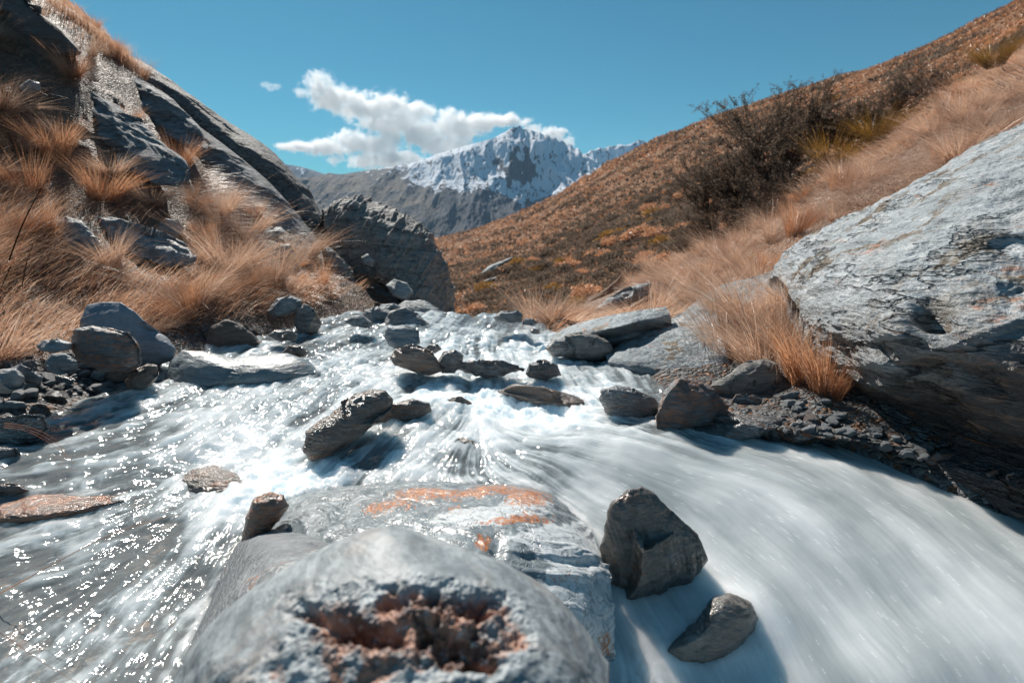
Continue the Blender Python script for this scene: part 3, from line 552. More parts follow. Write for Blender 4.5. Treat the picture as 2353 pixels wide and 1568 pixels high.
rock('boulder', 'dark cracked boulder at the edge of the white water on the right', 'boulder', [(1374, 915), (1380, 893), (1415, 884), (1455, 892), (1500, 910), (1530, 935), (1520, 965), (1450, 975), (1390, 950)], thick=.18, mat='wet', lvl=6, facets=9, z=.03, base=955)
rock('boulder', 'quartz-veined boulder with an orange flank at the right water edge', 'boulder', [(1498, 1000), (1500, 955), (1530, 900), (1560, 868), (1600, 872), (1645, 892), (1680, 930), (1665, 965), (1600, 985), (1540, 1005), (1510, 1012)], thick=.2, mat='rusty', lvl=6, facets=7, z=.02, base=985, rough=.08)
rock('boulder', 'smooth tan boulder at the foot of the right-hand grass', 'boulder', [(1630, 885), (1665, 860), (1710, 832), (1755, 822), (1785, 835), (1800, 870), (1825, 910), (1815, 945), (1740, 950), (1670, 935)], Y=3.25, thick=.28, mat='boulder', lvl=6, facets=6, rough=.03, strat=.015)
rock('stone', 'striped low stone between the veined boulder and the tan boulder', 'stone', [(1672, 930), (1690, 905), (1730, 905), (1790, 928), (1810, 945), (1740, 960), (1690, 955)], Y=3.05, thick=.12, mat='rusty', lvl=5)
rock('rock_slab', 'flat dark slab at the right water edge below the tan boulder', 'rock', [(1500, 1015), (1560, 985), (1620, 955), (1700, 938), (1790, 938), (1830, 950), (1830, 985), (1740, 1010), (1620, 1030)], thick=.24, mat='wet', lvl=6, z=0, base=1000, lean=1.2, prof=.9)
rock('stone', 'dark sloping stone at the right end of the flat dark slab', 'stone', [(1800, 985), (1820, 965), (1870, 965), (1915, 985), (1900, 1005), (1840, 1008)], thick=.12, mat='wet', lvl=5, z=0)
rock('rock', 'rust-swirled rock at the water edge under the great right-hand rock', 'rock', [(2120, 1058), (2150, 1035), (2200, 1040), (2250, 1065), (2262, 1100), (2220, 1115), (2150, 1095)], Y=2.38, thick=.12, mat='rusty', lvl=6)
rock('stone', 'orange-brown stone at the far right water edge', 'stone', [(2262, 1085), (2290, 1075), (2315, 1090), (2322, 1130), (2290, 1145), (2268, 1120)], Y=2.2, thick=.08, mat='rusty', lvl=5)
rock('stone', 'dark jagged stone at the right edge of the picture by the water', 'stone', [(2310, 1090), (2350, 1078), (2400, 1095), (2410, 1150), (2340, 1145), (2318, 1125)], Y=2.15, thick=.12, mat='wet', lvl=5)
o_wedge = rock('rock', 'submerged pale wedge of rock with clear water sliding over it on the left', 'rock', [(368, 865), (385, 815), (415, 787), (450, 790), (540, 808), (600, 798), (660, 795), (705, 815), (740, 850), (700, 880), (560, 900), (420, 905), (370, 890)], thick=.3, mat='submerged', lvl=6, z=.02, base=868, lean=.6, rough=.03, strat=.02, prof=.85, c=(540, 850), facets=0)
o_wedge.location.z -= .035
o_rust = rock('rock_slab', 'rust-red slab just breaking the shallow water at the left edge', 'rock', [(-80, 1150), (0, 1112), (150, 1098), (290, 1106), (325, 1128), (210, 1162), (60, 1188), (-80, 1195)], thick=.16, mat='rustbed', lvl=6, z=-.075, base=1160, lean=1.6, facets=0, rough=.03, strat=.03, prof=.9)
o_rust.location.z -= .035
rock('rock', 'brown drowned rock with water sheeting over it left of the foam', 'rock', [(410, 1100), (440, 1076), (490, 1066), (545, 1085), (575, 1120), (540, 1150), (460, 1150), (420, 1130)], thick=.1, mat='wetbrown', lvl=6, z=-.1, base=1118, lean=1.0, facets=1, rough=.03, strat=.02)
# --- foreground rocks
rock('boulder', 'dark pointed boulder standing in the rushing water at lower right', 'boulder', [(1368, 1255), (1388, 1205), (1410, 1152), (1440, 1120), (1472, 1110), (1505, 1130), (1562, 1176), (1608, 1222), (1628, 1285), (1600, 1350), (1560, 1400), (1440, 1400), (1385, 1340)], thick=.13, mat='wetsmooth', lvl=7, facets=4, seed=5, z=-.16, base=1365, lean=.15, sdir=(1, .2, .25), rough=.05, strat=.03)
o_half = rock('boulder', 'half-drowned boulder with an orange tip in front of the pointed one', 'boulder', [(1505, 1480), (1530, 1455), (1600, 1400), (1640, 1345), (1680, 1338), (1730, 1360), (1748, 1395), (1735, 1450), (1690, 1500), (1600, 1540), (1530, 1520)], thick=.11, mat='wetsmooth', lvl=6, facets=0, rough=.05, strat=.03, z=-.25, base=1500, lean=.2, sdir=(.5, 0, 1))
o_half.location.z -= .035
rock('stone', 'small glistening dark stone beside the orange-streaked slab on the left', 'stone', [(552, 1250), (560, 1190), (585, 1140), (620, 1126), (655, 1135), (664, 1160), (640, 1200), (600, 1250), (565, 1275)], thick=.07, mat='rustbed', lvl=6, z=-.1, base=1262, facets=0)
def slab_hook(X, N, px, py, size):
    q = np.zeros(len(px)); ru = np.zeros(len(px))
    for (cx, cy_, sx, sy, a) in [(1080, 1190, 110, 35, .8), (1210, 1160, 60, 30, .7), (1300, 1250, 60, 50, 1.0), (1330, 1340, 90, 60, 1.2), (1390, 1430, 60, 80, 1.2), (1240, 1240, 80, 30, .6), (1380, 1220, 40, 70, .9), (800, 1240, 90, 25, .5)]:
        q += a*np.exp(-((px-cx)/sx)**2-((py-cy_)/sy)**2)
    for (cx, cy_, sx, sy, a) in [(970, 1132, 85, 18, 1.0), (1120, 1126, 90, 14, 1.0), (1215, 1150, 70, 22, 1.1), (900, 1160, 70, 18, .8), (1050, 1165, 70, 14, .6), (1220, 1195, 75, 16, 1.0), (1130, 1200, 60, 10, .6), (1108, 1245, 22, 26, 1.3), (860, 1180, 60, 25, .5), (1290, 1335, 55, 18, .8), (1395, 1480, 25, 40, 1.0), (1330, 1245, 40, 25, .4), (1020, 1190, 50, 20, .35)]:
        ru += a*np.exp(-((px-cx)/sx)**2-((py-cy_)/sy)**2)
    return X, {'quartz': q, 'rust': ru*1.5-.62}
def grid_rock(name, label, cat, rows, nu, nv, mat, seed, amp, sdir, attrs=None, size=1.0, group=None, post=None, stamp=.6):
    """a rock given by rows of surface points from its back edge to its base; the sheet is closed by a buried underside"""
    G = loft(rows, nu, nv); N = normals_grid(G)
    sdv = np.array(sdir, float); sdv /= np.linalg.norm(sdv); Q = G/size; al = Q@sdv
    Qs = Q*.9+al[..., None]*sdv*7; st = fbm(Qs*1.5+seed+fbm(Q*1.6+seed, 3)[..., None]*.8, 6)
    d = fbm(Q*1.7+seed, 5)*amp + (np.abs(st)*1.2+st)*amp*stamp + fbm(Q*9+seed, 4)*amp*.16
    if N[..., 2].mean() < 0: N = -N
    env = np.minimum(1, np.minimum(np.linspace(0, 1, nv)[:, None]*12, np.linspace(1, 0, nv)[:, None]*12))
    dd = d*env; at = {}
    px_, py_, _ = proj(G)
    if post: dd, at = post(G, N, px_, py_, dd)
    G2_ = G+N*dd[..., None]
    cen = G2_.reshape(-1, 3).mean(0); und = cen+(G2_-cen)*.93; und[..., 2] -= .12*size; und[..., 1] += .08*size
    V = np.concatenate([G2_.reshape(-1, 3), und.reshape(-1, 3)]); F0 = flip_up(G2_, grid_faces(nv, nu)); n = nu*nv
    fl = not np.array_equal(F0[0], grid_faces(nv, nu)[0])
    ring = np.concatenate([np.arange(nu), np.arange(1, nv)*nu+nu-1, (nv-1)*nu+np.arange(nu-2, -1, -1), np.arange(nv-2, 0, -1)*nu])
    r2 = np.roll(ring, -1); side = np.stack([ring, ring+n, r2+n, r2], -1)
    if not fl: side = side[:, ::-1]
    F = np.concatenate([F0, F0[:, ::-1]+n, side])
    attrs = {k_: np.concatenate([v_.ravel(), v_.ravel()]) for k_, v_ in at.items()}
    o = mesh_obj(name, V, F, ROCK[mat], loc=(float(cen[0]), float(cen[1]), float(V[:, 2].min())), attrs=attrs)
    return tag(o, label, cat, group)
grid_rock('rock_slab', 'huge dark lichened slab forming the skyline of the left bank', 'rock', [
    [W(250, 130, 12.10), W(330, 165, 12.20), W(420, 235, 12.20), W(520, 310, 12.20), W(620, 380, 12.10), W(700, 460, 11.90), W(750, 535, 11.70), W(800, 600, 11.50)],
    [W(265, 120, 11.10), W(345, 155, 11.20), W(430, 213, 11.20), W(530, 284, 11.20), W(625, 347, 11.10), W(705, 438, 10.90), W(752, 520, 10.70), W(798, 590, 10.50)],
    [W(285, 140, 10.50), W(355, 175, 10.60), W(440, 235, 10.50), W(530, 310, 10.40), W(615, 370, 10.30), W(692, 455, 10.20), W(740, 530, 10.10), W(785, 595, 10.00)],
    [W(300, 180, 10.40), W(365, 215, 10.40), W(440, 275, 10.30), W(520, 340, 10.20), W(600, 405, 10.10), W(675, 480, 10.00), W(725, 550, 9.90), W(770, 605, 9.80)]],
    420, 200, 'lichen', 3.3, .06, (.6, .2, 1), size=1.6, stamp=.8)
grid_rock('rock_slab', 'broad dark slab face under the skyline slab, ending at the gap behind the bank', 'rock', [
    [W(400, 250, 10.00), W(470, 300, 9.95), W(540, 352, 9.80), W(620, 420, 9.70), W(690, 500, 9.60), W(760, 590, 9.40)],
    [W(405, 258, 9.60), W(475, 318, 9.50), W(540, 374, 9.40), W(615, 440, 9.30), W(680, 510, 9.20), W(745, 600, 9.00)],
    [W(410, 290, 9.40), W(475, 360, 9.25), W(535, 420, 9.10), W(600, 480, 8.95), W(665, 540, 8.85), W(730, 615, 8.70)],
    [W(420, 350, 9.20), W(480, 430, 9.00), W(540, 500, 8.80), W(600, 560, 8.60), W(660, 600, 8.50), W(720, 650, 8.40)]],
    320, 220, 'leftslab', 6.1, .05, (.6, .2, 1), size=1.5, stamp=.8)
grid_rock('boulder', 'tall standing boulder with a pale worn face at the head of the stream', 'boulder', [
    [W(735, 520, 10.4), W(780, 480, 10.4), W(850, 485, 10.3), W(915, 510, 10.2), W(970, 540, 10.0), W(1005, 590, 9.8), W(1030, 680, 9.6), W(1050, 760, 9.4)],
    [W(742, 480, 9.6), W(790, 456, 9.5), W(855, 468, 9.4), W(925, 499, 9.2), W(980, 530, 9.1), W(1014, 592, 9.0), W(1034, 670, 8.9), W(1052, 745, 8.8)],
    [W(750, 520, 9.2), W(800, 490, 9.0), W(855, 500, 8.85), W(912, 530, 8.7), W(958, 560, 8.6), W(992, 620, 8.5), W(1016, 690, 8.45), W(1036, 760, 8.4)],
    [W(765, 570, 9.0), W(810, 550, 8.8), W(855, 560, 8.6), W(900, 590, 8.4), W(938, 630, 8.3), W(968, 670, 8.2), W(995, 720, 8.15), W(1015, 775, 8.1)],
    [W(785, 640, 8.9), W(825, 630, 8.7), W(860, 640, 8.5), W(892, 660, 8.35), W(920, 690, 8.2), W(948, 715, 8.1), W(975, 750, 8.0), W(1000, 800, 7.9)]],
    300, 260, 'boulder', 5.1, .12, (1, .1, -.6), size=1.1, stamp=.55)
# orange and white slab behind the foreground boulder
def post_slab(G, N, px, py, d):
    _, at = slab_hook(None, None, px.ravel(), py.ravel(), 1)
    d = d - .02*np.exp(-((px-1140)/18)**2-((py-1262)/30)**2)
    d -= .010*np.exp(-((np.abs(py-(1288+(px-1280)*.05)))/9)**2)*(px > 1150)*np.clip((px-1150)/60, 0, 1)
    return d, at
def Ws(px, py, z): return Wz(px, py, z)
grid_rock('rock_slab', 'broad wet slab streaked orange and white behind the foreground boulder', 'rock', [
    [Ws(560, 1175, -.2), Ws(640, 1142, -.13), Ws(760, 1118, -.10), Ws(900, 1108, -.08), Ws(1060, 1104, -.07), Ws(1180, 1112, -.08), Ws(1260, 1132, -.12), Ws(1340, 1190, -.18)],
    [Ws(585, 1210, -.16), Ws(660, 1158, -.05), Ws(780, 1133, -.01), Ws(920, 1120, .02), Ws(1060, 1117, .04), Ws(1190, 1130, .03), Ws(1270, 1150, -.02), Ws(1360, 1225, -.10)],
    [Ws(595, 1260, -.12), Ws(680, 1210, .01), Ws(800, 1180, .05), Ws(930, 1165, .08), Ws(1060, 1160, .10), Ws(1200, 1170, .09), Ws(1300, 1205, .03), Ws(1385, 1285, -.08)],
    [Ws(600, 1340, -.10), Ws(700, 1275, .04), Ws(810, 1245, .09), Ws(940, 1230, .12), Ws(1070, 1230, .13), Ws(1220, 1240, .10), Ws(1325, 1270, .04), Ws(1405, 1350, -.07)],
    [Ws(620, 1480, -.08), Ws(730, 1400, .04), Ws(830, 1360, .09), Ws(950, 1350, .11), Ws(1080, 1335, .11), Ws(1225, 1320, .08), Ws(1345, 1345, .02), Ws(1416, 1430, -.12)],
    [Ws(650, 1640, -.12), Ws(760, 1560, -.02), Ws(860, 1520, .03), Ws(960, 1500, .05), Ws(1090, 1480, .05), Ws(1240, 1440, .02), Ws(1350, 1450, -.05), Ws(1412, 1510, -.2)],
    [Ws(680, 1800, -.3), Ws(780, 1740, -.25), Ws(880, 1700, -.2), Ws(980, 1680, -.2), Ws(1100, 1640, -.2), Ws(1250, 1580, -.2), Ws(1340, 1560, -.28), Ws(1395, 1560, -.4)]],
    360, 300, 'orange', 2.2, .022, (.3, .6, 1), post=post_slab, size=.55)
grid_rock('boulder', 'smooth grey wet boulder with fine stripes left of the foreground boulder', 'boulder', [
    [Ws(470, 1330, -.25), Ws(540, 1245, -.16), Ws(600, 1215, -.1), Ws(680, 1212, -.08), Ws(770, 1225, -.08), Ws(850, 1260, -.12)],
    [Ws(475, 1390, -.16), Ws(550, 1270, -.03), Ws(600, 1236, .04), Ws(680, 1236, .07), Ws(760, 1248, .06), Ws(850, 1290, -.02)],
    [Ws(440, 1470, -.14), Ws(520, 1350, .02), Ws(600, 1290, .11), Ws(690, 1280, .14), Ws(770, 1290, .13), Ws(860, 1330, .05)],
    [Ws(405, 1560, -.14), Ws(480, 1450, .03), Ws(570, 1380, .13), Ws(680, 1360, .18), Ws(780, 1360, .16), Ws(880, 1400, .08)],
    [Ws(380, 1680, -.16), Ws(450, 1590, .0), Ws(550, 1520, .10), Ws(680, 1480, .15), Ws(800, 1480, .14), Ws(900, 1500, .08)],
    [Ws(370, 1860, -.3), Ws(440, 1820, -.25), Ws(550, 1780, -.2), Ws(690, 1740, -.2), Ws(820, 1700, -.2), Ws(920, 1690, -.25)]],
    240, 240, 'grey', 5.2, .006, (.5, -.6, 1), size=.5)
def post_fg(G, N, px, py, d):
    wx_ = px+fbm(G*22+9, 4)*70; wy_ = py+fbm(G*22+31, 4)*45
    reg = np.exp(-((wx_-935)/265)**4-((wy_-1445)/95)**4); reg2 = np.exp(-((px-860)/430)**4-((py-1640)/135)**4)
    cell = fbm(G*34+4.4, 3); cell2 = ridged(G*48+1.1, 4)
    big = np.zeros_like(px)
    for (cx, cy_, sx, sy, a) in [(775, 1440, 75, 30, 1.), (850, 1458, 70, 30, 1.1), (1060, 1490, 65, 50, 1.3), (985, 1365, 34, 30, .9), (1110, 1390, 60, 28, .8), (905, 1378, 45, 22, .6), (705, 1400, 30, 20, .6), (1180, 1440, 36, 36, .6), (1010, 1440, 34, 46, .8), (930, 1440, 60, 24, .6)]:
        big += a*np.exp(-(((wx_-cx)/sx)**2+((wy_-cy_)/sy)**2)**1.6)
    p = reg*(.06+sstep(-.05, .3, cell)*.3) + big*(.7+.5*cell)
    d = d - .036*np.clip(p, 0, 1.3) + reg*.007*cell2 + .024*reg2*fbm(G*20+7, 4)
    d += .03*np.exp(-((px-1320)/50)**2-((py-1560)/90)**2)*0
    return d, {'pit': np.clip(reg*.6+big*.4+.6*reg2*sstep(.0, -.35, fbm(G*20+7, 4)), 0, 1.2)}
grid_rock('boulder', 'large out-of-focus grey boulder with rusty pits filling the bottom foreground', 'boulder', [
    [W(395, 1640, .95), W(500, 1500, .98), W(640, 1400, 1.0), W(760, 1330, 1.0), W(880, 1290, 1.02), W(1000, 1310, 1.02), W(1150, 1370, 1.0), W(1290, 1460, .97), W(1400, 1600, .95)],
    [W(385, 1580, .78), W(480, 1440, .82), W(610, 1335, .84), W(740, 1258, .86), W(885, 1212, .87), W(1000, 1238, .87), W(1160, 1296, .85), W(1290, 1380, .82), W(1400, 1520, .78)],
    [W(385, 1660, .66), W(490, 1500, .70), W(620, 1390, .73), W(750, 1315, .75), W(885, 1275, .76), W(1000, 1295, .75), W(1150, 1350, .73), W(1280, 1430, .71), W(1395, 1580, .68)],
    [W(380, 1760, .58), W(500, 1590, .61), W(640, 1480, .64), W(760, 1410, .66), W(890, 1380, .67), W(1010, 1390, .66), W(1140, 1430, .65), W(1270, 1510, .62), W(1400, 1660, .60)],
    [W(370, 1880, .52), W(510, 1700, .54), W(650, 1600, .57), W(770, 1540, .58), W(890, 1510, .59), W(1010, 1515, .59), W(1140, 1550, .58), W(1270, 1620, .56), W(1410, 1790, .53)],
    [W(360, 2100, .44), W(520, 1950, .46), W(660, 1860, .47), W(780, 1820, .48), W(900, 1800, .48), W(1010, 1800, .48), W(1140, 1830, .48), W(1270, 1890, .47), W(1420, 2060, .44)]],
    620, 560, 'pitted', 7.7, .007, (.4, .5, 1), size=.45, post=post_fg, stamp=.25)
# great rock on the right
def post_big(G, N, px, py, d):
    bowl = np.exp(-(((px-2140)/42)**2+((py-725)/42)**2)**1.4)
    d = d - .16*bowl + .05*np.exp(-(((px-2080)/60)**2+((py-760)/30)**2))
    lay = ridged(np.stack([G[..., 0]*1.2, G[..., 1]*1.2, G[..., 2]*9+G[..., 0]*2.5], -1)+3.3, 4)
    d = d + .020*lay*sstep(620, 900, py) + .012*lay + .022*ridged(G*4.5, 4) + .05*fbm(np.stack([G[..., 0]*1.5, G[..., 1]*1.5, G[..., 2]*3+G[..., 0]], -1), 3)
    damp_shade = sstep(1.1, .25, G[..., 2]+fbm(G*2.2, 4)*.6)*sstep(660, 860, py+fbm(G*3, 3)*120)  # damp stain on the lower face, with undercut shade painted in
    return d, {'damp_shade': damp_shade}
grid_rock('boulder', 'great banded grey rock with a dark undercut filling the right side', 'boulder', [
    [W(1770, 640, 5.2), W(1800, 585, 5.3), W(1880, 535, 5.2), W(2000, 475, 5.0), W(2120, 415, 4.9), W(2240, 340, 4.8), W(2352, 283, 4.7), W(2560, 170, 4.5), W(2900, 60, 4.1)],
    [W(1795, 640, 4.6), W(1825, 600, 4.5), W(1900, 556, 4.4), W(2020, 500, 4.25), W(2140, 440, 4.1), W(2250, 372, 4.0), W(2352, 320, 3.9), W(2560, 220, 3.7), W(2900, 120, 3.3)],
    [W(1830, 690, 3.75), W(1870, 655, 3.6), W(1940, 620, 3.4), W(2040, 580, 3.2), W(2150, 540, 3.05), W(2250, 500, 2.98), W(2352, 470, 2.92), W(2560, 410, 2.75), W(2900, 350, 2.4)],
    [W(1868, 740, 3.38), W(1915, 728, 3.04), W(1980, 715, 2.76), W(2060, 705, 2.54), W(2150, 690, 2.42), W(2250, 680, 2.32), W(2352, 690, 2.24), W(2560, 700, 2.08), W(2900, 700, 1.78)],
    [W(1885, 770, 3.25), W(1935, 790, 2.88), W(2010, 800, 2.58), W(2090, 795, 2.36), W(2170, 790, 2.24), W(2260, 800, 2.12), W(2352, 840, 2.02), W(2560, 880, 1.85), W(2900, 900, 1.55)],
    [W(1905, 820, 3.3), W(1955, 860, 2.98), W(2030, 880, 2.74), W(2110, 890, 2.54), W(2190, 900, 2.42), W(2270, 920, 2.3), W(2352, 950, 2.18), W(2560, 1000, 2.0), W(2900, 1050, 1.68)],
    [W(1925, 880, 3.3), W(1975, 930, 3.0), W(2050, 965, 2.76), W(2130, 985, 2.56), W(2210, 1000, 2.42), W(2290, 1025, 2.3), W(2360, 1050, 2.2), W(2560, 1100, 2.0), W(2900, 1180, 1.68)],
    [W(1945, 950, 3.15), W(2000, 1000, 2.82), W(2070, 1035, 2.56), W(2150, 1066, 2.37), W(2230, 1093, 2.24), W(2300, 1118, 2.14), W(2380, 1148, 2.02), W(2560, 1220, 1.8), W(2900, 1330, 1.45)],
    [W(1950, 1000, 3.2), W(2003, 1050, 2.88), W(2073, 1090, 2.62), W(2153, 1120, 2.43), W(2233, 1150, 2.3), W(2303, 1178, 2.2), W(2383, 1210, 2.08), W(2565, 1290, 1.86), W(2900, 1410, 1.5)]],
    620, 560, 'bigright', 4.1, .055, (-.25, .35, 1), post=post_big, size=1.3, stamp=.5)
grid_rock('rock_slab', 'sloping pale grey rock slab half covered by grass left of the great rock', 'rock', [
    [W(1400, 840, 4.4), W(1480, 762, 4.9), W(1560, 722, 5.3), W(1640, 662, 5.6), W(1730, 635, 5.7), W(1810, 610, 5.6)],
    [W(1395, 850, 4.1), W(1480, 795, 4.55), W(1560, 745, 4.9), W(1650, 700, 5.1), W(1740, 670, 5.1), W(1830, 650, 5.0)],
    [W(1400, 870, 3.9), W(1490, 835, 4.15), W(1570, 800, 4.35), W(1660, 770, 4.5), W(1750, 745, 4.5), W(1860, 730, 4.4)],
    [W(1420, 885, 3.75), W(1500, 870, 3.85), W(1590, 860, 3.95), W(1680, 850, 3.95), W(1770, 840, 3.9), W(1880, 830, 3.8)],
    [W(1440, 915, 3.5), W(1520, 915, 3.5), W(1610, 920, 3.5), W(1700, 920, 3.5), W(1790, 920, 3.5), W(1900, 920, 3.4)]],
    260, 220, 'pale', 6.3, .055, (.3, -.2, 1), size=.9, stamp=.4)
grid_rock('rock_slab', 'long low pale slab rising from the stream head into the right-hand grass', 'rock', [
    [Wz(1262, 776, .05), Wz(1300, 752, .12), Wz(1350, 736, .2), Wz(1410, 722, .28), Wz(1470, 712, .33), Wz(1530, 704, .36)],
    [Wz(1265, 790, .05), Wz(1310, 772, .14), Wz(1365, 757, .22), Wz(1425, 745, .28), Wz(1480, 735, .3), Wz(1540, 728, .3)],
    [Wz(1270, 804, -.02), Wz(1320, 792, .05), Wz(1380, 782, .12), Wz(1435, 772, .16), Wz(1490, 762, .18), Wz(1545, 752, .2)],
    [Wz(1275, 830, -.15), Wz(1330, 815, -.1), Wz(1390, 806, -.06), Wz(1445, 795, 0), Wz(1500, 785, .05), Wz(1555, 775, .1)]],
    200, 160, 'pale', 3.6, .045, (.2, -.3, 1), size=.9, stamp=.5)
grid_rock('rock_slab', 'smooth pale slab sloping into the water below the cracked boulder', 'rock', [
    [Wz(1395, 812, 0.06), Wz(1440, 780, 0.13), Wz(1500, 752, 0.20), Wz(1560, 725, 0.26), Wz(1640, 690, 0.33)],
    [Wz(1395, 832, 0.04), Wz(1450, 808, 0.11), Wz(1510, 785, 0.17), Wz(1575, 765, 0.22), Wz(1650, 740, 0.27)],
    [Wz(1400, 852, -0.02), Wz(1465, 840, 0.05), Wz(1530, 826, 0.10), Wz(1595, 815, 0.13), Wz(1665, 800, 0.18)],
    [Wz(1415, 874, -0.12), Wz(1480, 872, -0.05), Wz(1545, 868, 0.00), Wz(1610, 862, 0.03), Wz(1680, 850, 0.06)],
    [Wz(1430, 905, -0.28), Wz(1495, 908, -0.22), Wz(1560, 908, -0.15), Wz(1625, 905, -0.10), Wz(1690, 900, -0.05)]],
    220, 180, 'pale', 9.6, .04, (.2, -.3, 1), size=.9, stamp=.45)
rock('rock_slab', 'narrow pale slab showing through the grass above the stream head on the right', 'rock', [(1362, 712), (1390, 688), (1430, 666), (1472, 650), (1498, 648), (1490, 678), (1445, 702), (1395, 722)], Y=7.6, thick=.4, mat='pale', lean=.6, lvl=6, prof=.9, c=(1430, 683))
rock('rock_slab', 'white outcrop on the shadowy gully side of the far hill', 'rock', [(1104, 628), (1120, 612), (1145, 602), (1165, 592), (1182, 588), (1172, 600), (1140, 615), (1115, 632)], Y=96, thick=3, mat='hillrock', lvl=5, lean=.5, c=(1142, 609))
rock('rock_slab', 'small white outcrop below the larger one on the far hill', 'rock', [(1095, 655), (1110, 645), (1135, 636), (1148, 634), (1130, 645), (1105, 658)], Y=85, thick=2, mat='hillrock', lvl=5, lean=.5, c=(1122, 646))
# loose gravel: a few stone shapes, each copy its own object
def mesh_copy(o, loc, rz, sc, tilt=(0, 0)):
    c_ = o.copy(); COL.objects.link(c_); c_.location = loc; c_.rotation_euler = (tilt[0], tilt[1], rz); c_.scale = sc; return c_
def proto_stone(mat, seed):
    rs = np.random.default_rng(seed); V, F = ico(4); X = V*np.array([1, .8, .55]); 
    for q in range(9):
        n = rs.normal(size=3); n /= np.linalg.norm(n); dd = X@n; h = np.quantile(dd, .8+.15*rs.random()); X = X-np.maximum(dd-h, 0)[:, None]*n*.9
    X = X+vnormals(X, F)*(fbm(X*1.6+seed, 4)*.14)[:, None]
    o = mesh_obj('pebble', X, F, ROCK[mat]); return o
stones = [proto_stone(m, i) for i, m in enumerate(['pebble', 'pebble', 'pebblelight', 'grey', 'rusty', 'pebblelight', 'wet', 'pebble'])]
used_stone = set()
def put_stone(i, p, r, label, group):
    o = stones[i]; a = (p, rng.random()*6.28, (r*(.8+.4*rng.random()), r*(.8+.4*rng.random()), r*(.7+.5*rng.random())), (rng.normal()*.2, rng.normal()*.2))
    if i in used_stone: o = mesh_copy(o, *a)
    else:
        used_stone.add(i); o.location = a[0]; o.rotation_euler = (a[3][0], a[3][1], a[1]); o.scale = a[2]
    tag(o, label, 'pebble', group)
n = 0
while n < 150:
    u = rng.random(); px_ = -30+u*260; py_ = 745+rng.random()*170
    h = drop(bL, px_, py_)
    if h is None or h.y > 5: n += 1; continue
    r = .022+.05*rng.random()**2.2
    put_stone(int(rng.integers(0, 8)), (h.x, h.y, max(h.z, -.02)+r*.2), r, 'grey pebble lying loose on the left shore gravel', 'pebbles on the left shore'); n += 1
n = 0
while n < 130:
    px_ = 1800+rng.random()*330; py_ = 940+(px_-1800)*.42+rng.normal()*24
    h = drop(bR, px_, py_)
    if h is None: n += 1; continue
    r = .012+.034*rng.random()**2.5; d = (h.x, h.y, max(h.z, .0)+r*.25)
    put_stone(int(rng.integers(0, 8)), d, r, 'wet pebble lying at the foot of the great right-hand rock', 'pebbles under the great right-hand rock'); n += 1

# ------------------------------------------------------------------ stream bed and water
NTH, NR_ = 1150, 1250
th = np.linspace(R(-58), R(60), NTH); lr = np.linspace(math.log(.55), math.log(10.5), NR_)
TH, LR = np.meshgrid(th, lr); RR = np.exp(LR); WX = RR*np.sin(TH); WY = RR*np.cos(TH)
def gridpx(z=0.0): return proj(np.stack([WX, WY, np.full_like(WX, z)], -1))[:2]
PX, PY = gridpx()
def rbf(ctrl, sx=120, sy=55, sm=20):
    num = 0; den = 1e-9
    c = np.array(ctrl, float)
    sub = slice(None, None, 5)
    px, py = PX[sub, sub], PY[sub, sub]
    num = np.zeros(px.shape+(c.shape[1]-2,)); den = np.full(px.shape, 1e-12)
    for r_ in c:
        s = .35+.65*np.clip((r_[1]-730)/500, 0, 1.3)
        d = ((px-r_[0])/(sx*1.6*s))**2+((py-r_[1])/(sy*2*s))**2
        w = 1/(d*d+.02)
        num += w[..., None]*r_[2:]; den += w
    A = num/den[..., None]
    for _ in range(sm):
        A = np.pad(A, ((1, 1), (1, 1), (0, 0)), 'edge'); A = (A[1:-1, 1:-1]*2+A[:-2, 1:-1]+A[2:, 1:-1]+A[1:-1, :-2]+A[1:-1, 2:])/6
    # back to the full grid
    i = np.arange(NR_)/5; j = np.arange(NTH)/5; i0 = np.minimum(i.astype(int), A.shape[0]-2); j0 = np.minimum(j.astype(int), A.shape[1]-2)
    fi = (i-i0)[:, None, None]; fj = (j-j0)[None, :, None]
    return (A[i0][:, j0]*(1-fi)*(1-fj)+A[i0+1][:, j0]*fi*(1-fj)+A[i0][:, j0+1]*(1-fi)*fj+A[i0+1][:, j0+1]*fi*fj)
flow = [(1150, 745, -20, 30), (950, 770, -50, 40), (1250, 790, 0, 40), (800, 790, -80, 30), (600, 840, -80, 40), (700, 860, -70, 40), (500, 920, -80, 50), (600, 960, -80, 50), (250, 950, -80, 15), (100, 1050, -80, 10), (100, 1200, -60, 15),
 (300, 1130, -80, 25), (300, 1200, -60, 40), (500, 1150, -50, 60), (250, 1400, -50, 60), (100, 1500, -60, 35), (400, 1450, -30, 60), (1100, 850, 5, 40), (1000, 890, -50, 25), (1300, 890, 30, 35), (1150, 940, 5, 30), (980, 1000, -70, 45), (900, 1060, -70, 60), (800, 1080, -80, 30),
 (700, 1070, -80, 30), (1080, 1060, -30, 40), (1180, 1060, 60, 25), (1000, 1080, -70, 25), (1250, 1010, 80, 5), (1500, 1050, 80, 16), (1700, 1050, 80, 14), (2000, 1080, 80, 34), (1400, 1110, 70, 25), (1700, 1180, 80, 45), (2200, 1250, 70, 45), (1900, 1400, 60, 60), (1600, 1300, 60, 50),
 (1750, 1500, 50, 60), (1450, 1480, 5, 50), (2250, 1500, 60, 60), (1050, 1100, 80, 8), (1250, 1120, 80, 40), (1380, 1540, -20, 20), (1350, 1000, 80, 8), (1450, 960, 70, 20), (1500, 860, 30, 40), (850, 1150, -60, 20), (2300, 1180, 70, 40), (600, 1100, -80, 40)]
fl = []
